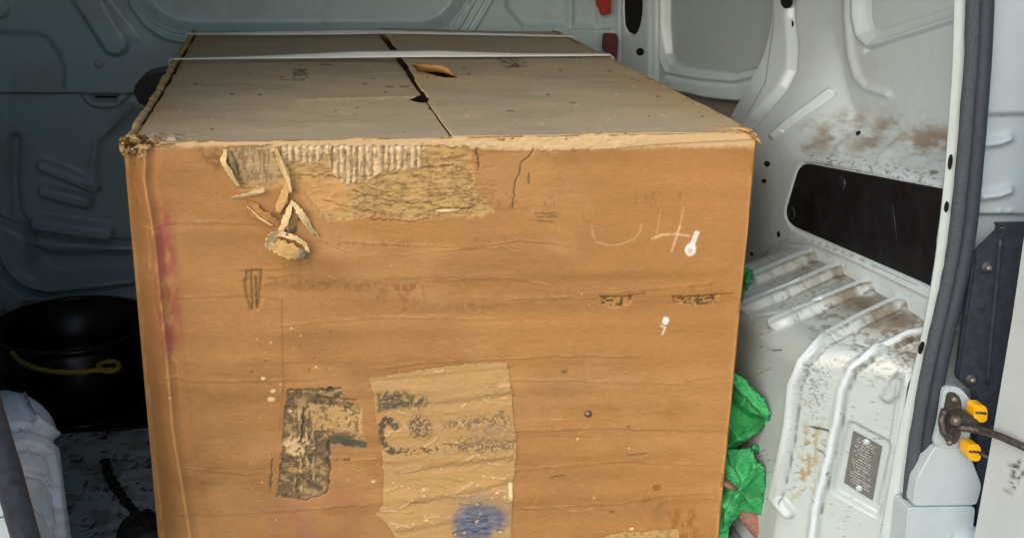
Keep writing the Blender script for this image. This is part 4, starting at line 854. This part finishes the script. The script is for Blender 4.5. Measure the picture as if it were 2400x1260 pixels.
band('white plastic strap across the box top, the nearer and wider of the two', [(420, 133), (560, 131), (760, 129), (940, 127), (1180, 126), (1412, 124)], [.010, .016, .024, .026, .018, .014], [.1, .3, .55, .5, .3, .2], .010)
band('thin white plastic strap across the far end of the box top', [(468, 75), (600, 76), (760, 75), (900, 73), (1100, 76), (1315, 81)], [.014, .020, .022, .018, .014, .012], [.15, .4, .45, .35, .3, .2], .010)

# ------------------------------------------------------------------ things lying round the box
# green woven sack between the box and the right wheel arch
sack = thing('woven_sack', 'crumpled green woven plastic sack squeezed between box and right wheel arch', 'sack', (.83, 1.84, 0))
def cloth(name, outline, y, infl, folds, col, seed, lean=0.):
    K = 1.0; P = np.array([at(a, b, (.83, y, 0), (K, 1, 0)) for a, b in outline]); lo, hi = P.min(0) - .01, P.max(0) + .01
    u, v = np.meshgrid(np.arange(lo[0], hi[0], .0022), np.arange(max(lo[2], .003), hi[2], .0022))
    s = Surf(np.stack([u, y - K * (u - .83), v], 2), col, N=(-.707, -.707, 0), seed=seed)
    sel, mk = s.poly(outline, 2, 3); kp = np.zeros(u.size, bool); kp[sel] = mk > .5
    sel, e = s.poly(outline, 60, 3); s.D.ravel()[sel] += infl * np.sqrt(np.clip(e * 2 - 1, 0, 1))
    r2 = np.random.RandomState(seed)
    rid = 1 - np.abs(fbm(u * 14 + v * 9, v * 16 - u * 6, seed, 3) * 2 - 1); s.D += .010 * (rid - .7); rid2 = 1 - np.abs(fbm(u * 40, v * 34 + u * 20, seed + 3, 2) * 2 - 1); s.D += .006 * (rid2 - .7); rid3 = 1 - np.abs(fbm(u * 85 - v * 40, v * 70, seed + 6, 2) * 2 - 1); s.D += .0024 * (rid3 - .7)
    for c, w_, h in folds: s.relief(s.line(c, w_, 4), h)
    wv = np.sin((u * .8 + v * .6) * 1050) + .6 * np.sin((v * .8 - u * .6) * 1050); s.C *= (1 + .10 * wv)[..., None]; s.C *= (.8 + .4 * fbm(u * 30, v * 30, seed + 1))[..., None]
    s.paint((np.arange(u.size), sm(rid2.ravel(), .9, 1)), lin(120, 220, 150), .3); s.mul((np.arange(u.size), sm(-rid.ravel(), -.75, -.3)), .5); s.mul((np.arange(u.size), sm(-rid3.ravel(), -.55, -.2)), .75)  # ridges lightened and fold valleys darkened in colour, imitating shading
    o = s.build(name, M['green'], sack, kp.reshape(u.shape)); md = o.modifiers.new('thick', 'SOLIDIFY'); md.thickness = .003; return o
G1, G2 = lin(30, 122, 62), lin(48, 146, 84)
cloth('sack_body', [(1650, 1030), (1700, 1050), (1760, 1045), (1796, 1090), (1802, 1160), (1788, 1204), (1745, 1196), (1725, 1220), (1712, 1290), (1640, 1300), (1640, 1100)], 1.772, .018, [([(1680, 1140), (1720, 1180), (1716, 1260)], 9, .014), ([(1690, 1170), (1700, 1300)], 8, .012), ([(1700, 1060), (1735, 1110), (1760, 1190)], 4, -.010), ([(1780, 1100), (1750, 1130)], 4, .008), ([(1740, 1080), (1770, 1150)], 7, .012), ([(1760, 1120), (1730, 1190)], 5, .010), ([(1784, 1050), (1770, 1110), (1730, 1160), (1705, 1230)], 6, .012)], G2, 2)
cloth('sack_body', [(1660, 890), (1716, 868), (1742, 880), (1790, 930), (1808, 966), (1806, 992), (1780, 1012), (1742, 1040), (1700, 1062), (1650, 1062)], 1.80, .018, [([(1700, 920), (1760, 980), (1800, 985)], 14, -.014), ([(1700, 1040), (1760, 1010)], 10, .012)], G1, 5)
cloth('sack_hem', [(1690, 880), (1716, 862), (1745, 884), (1792, 930), (1812, 968), (1800, 990), (1778, 962), (1746, 930), (1712, 908)], 1.782, .010, [([(1712, 885), (1800, 970)], 5, .006), ([(1700, 892), (1790, 985)], 3, -.006)], G2, 7)
cloth('sack_body', [(1690, 600), (1764, 630), (1770, 650), (1750, 690), (1738, 740), (1726, 800), (1690, 800)], 1.99, .012, [([(1760, 640), (1740, 720)], 5, .01)], G1, 9)
hd = tube('sack_handle', smooth_path([atY(a, b, 1.785) for a, b in [(1762, 1048), (1782, 1052), (1790, 1072), (1778, 1112), (1750, 1150), (1720, 1200)]], 26, 2), .0065, None, sack, 8, .35, .6)
tint(hd, (G1, G2), 60); hd.data.materials[0] = M['green']
for i in range(5):      # loose white threads at the torn hem
    a = np.array([1792 + i * 4, 960 + i * 18]); tube('thread', smooth_path([atY(a[0], a[1], 1.80), atY(a[0] + 12, a[1] + 10, 1.795), atY(a[0] + 6 - i * 3, a[1] + 30, 1.80)], 10, 1), .0009, M['strap'], sack, 5)
o = tube('foam_rod', np.array([atY(1738, 1180, 1.79), atY(1768, 1216, 1.765), atY(1800, 1256, 1.74), atY(1850, 1310, 1.70)]), .0225, M['rod'], None, 20, .05)
tag(o, 'pinkish brown speckled rod poking out at the foot of the green sack', 'rod')
P = smooth_path([atY(a, b, 1.785) for a, b in [(1722, 1082), (1745, 1066), (1768, 1072), (1764, 1100), (1752, 1122)]], 20, 1)
o = tube('foam_offcut', P, np.linspace(.012, .009, 20), M['rod'], None, 12, .25, .45); tag(o, 'curled brown offcut showing in the upper opening of the green sack', 'offcut', 'brown offcuts in the green sack')
o = tube('foam_offcut', [atY(1690, 1126, 1.772), atY(1712, 1136, 1.768), atY(1730, 1146, 1.772)], [.011, .012, .009], M['rod'], None, 12, .3, .5); tag(o, 'short brown offcut lying on the green sack next to the box', 'offcut', 'brown offcuts in the green sack')

# black tub with a yellow rope, in the dark beyond the left wheel arch
def lathe(name, c, prof, m_, parent=None, sides=64):
    V = [(c[0] + r * math.cos(2 * math.pi * k / sides), c[1] + r * math.sin(2 * math.pi * k / sides), c[2] + z) for r, z in prof for k in range(sides)]
    Fc = [(i * sides + k, i * sides + (k + 1) % sides, (i + 1) * sides + (k + 1) % sides, (i + 1) * sides + k) for i in range(len(prof) - 1) for k in range(sides)]
    Fc += [tuple(range(sides)), tuple(range((len(prof) - 1) * sides, len(prof) * sides))]
    return link(name, poly_mesh(name, V, Fc, True), m_, parent)
TC = (-.525, 2.62, .004)
o = thing('plastic_tub', 'glossy black round tub in the dark gap left of the box', 'tub', TC)
lathe('tub_body', TC, [(.145, 0), (.15, .01), (.165, .10), (.172, .12), (.168, .13), (.18, .20), (.176, .2), (.158, .10), (.14, .012)], M['tub'], o)
tube('tub_rim', [(TC[0] + .183 * math.cos(a), TC[1] + .183 * math.sin(a), .206) for a in np.linspace(0, 2 * math.pi, 64)], .007, M['tub'], o, 10)
rp = [atZ(a, b, .222) for a, b in [(28, 826), (46, 846), (80, 862), (120, 870), (160, 872), (200, 870), (232, 866), (262, 872), (280, 862), (276, 848), (250, 846), (228, 856), (240, 868), (266, 866)]]
o = tube('yellow_rope', smooth_path(rp, 80, 2), .0055, M['rope'], None, 8, .35); tag(o, 'thin yellow rope with a knotted end lying along the rim of the black tub', 'rope')
o = prism('dark_floor_sheet', [(-.9, 2.45, .001), (.9, 2.47, .001), (.9, 3.25, .001), (-.9, 3.25, .001)], (0, 0, .003), M['dark_sheet'], None, .001, 1); tag(o, 'unseen black sheet added on the van floor under the tub to darken the gap', 'sheet')  # dark sheet added over the floor, stands for deep shade
pts = smooth_path([atZ(a, b, .006) for a, b in [(246, 1078), (252, 1110), (270, 1140), (300, 1180), (330, 1215), (360, 1236)]], 40, 2)
o = tube('floor_streak', pts, .008 + .004 * vn(np.arange(40) * .5, np.zeros(40), 3), M['cord'], None, 8, .5, .5); tag(o, 'dark streak on the dirty floor left of the box, built as a black cord', 'rope')  # dark floor streak, built as a thin black cord
u, v = np.meshgrid(np.linspace(0, 1, 30), np.linspace(0, 2 * math.pi, 40)); c = atZ(345, 1246, .0)
rad = .055 * np.sin(u * math.pi / 2) * (1 + .3 * (fbm(np.cos(v) * 2 + 5, np.sin(v) * 2 + 5, 3) - .5))
o = link('black_rag', grid_mesh('black_rag', np.stack([c[0] + rad * np.cos(v), c[1] + rad * np.sin(v), .004 + .03 * np.cos(u * math.pi / 2) * (.5 + fbm(np.cos(v) * rad * 60 + 9, np.sin(v) * rad * 60 + 9, 4))], 2)), M['cord']); tag(o, 'small crumpled black rag on the floor at the bottom left foot of the box', 'rag')
P = [atY(a, b, 2.9) for a, b in [(310, 208), (336, 181), (372, 172), (420, 168), (420, 240), (330, 250), (318, 232)]]
o = prism('black_case', P, (0, .12, 0), M['black'], None, .006); tag(o, 'black angular case peeping out behind the left edge of the box', 'case')
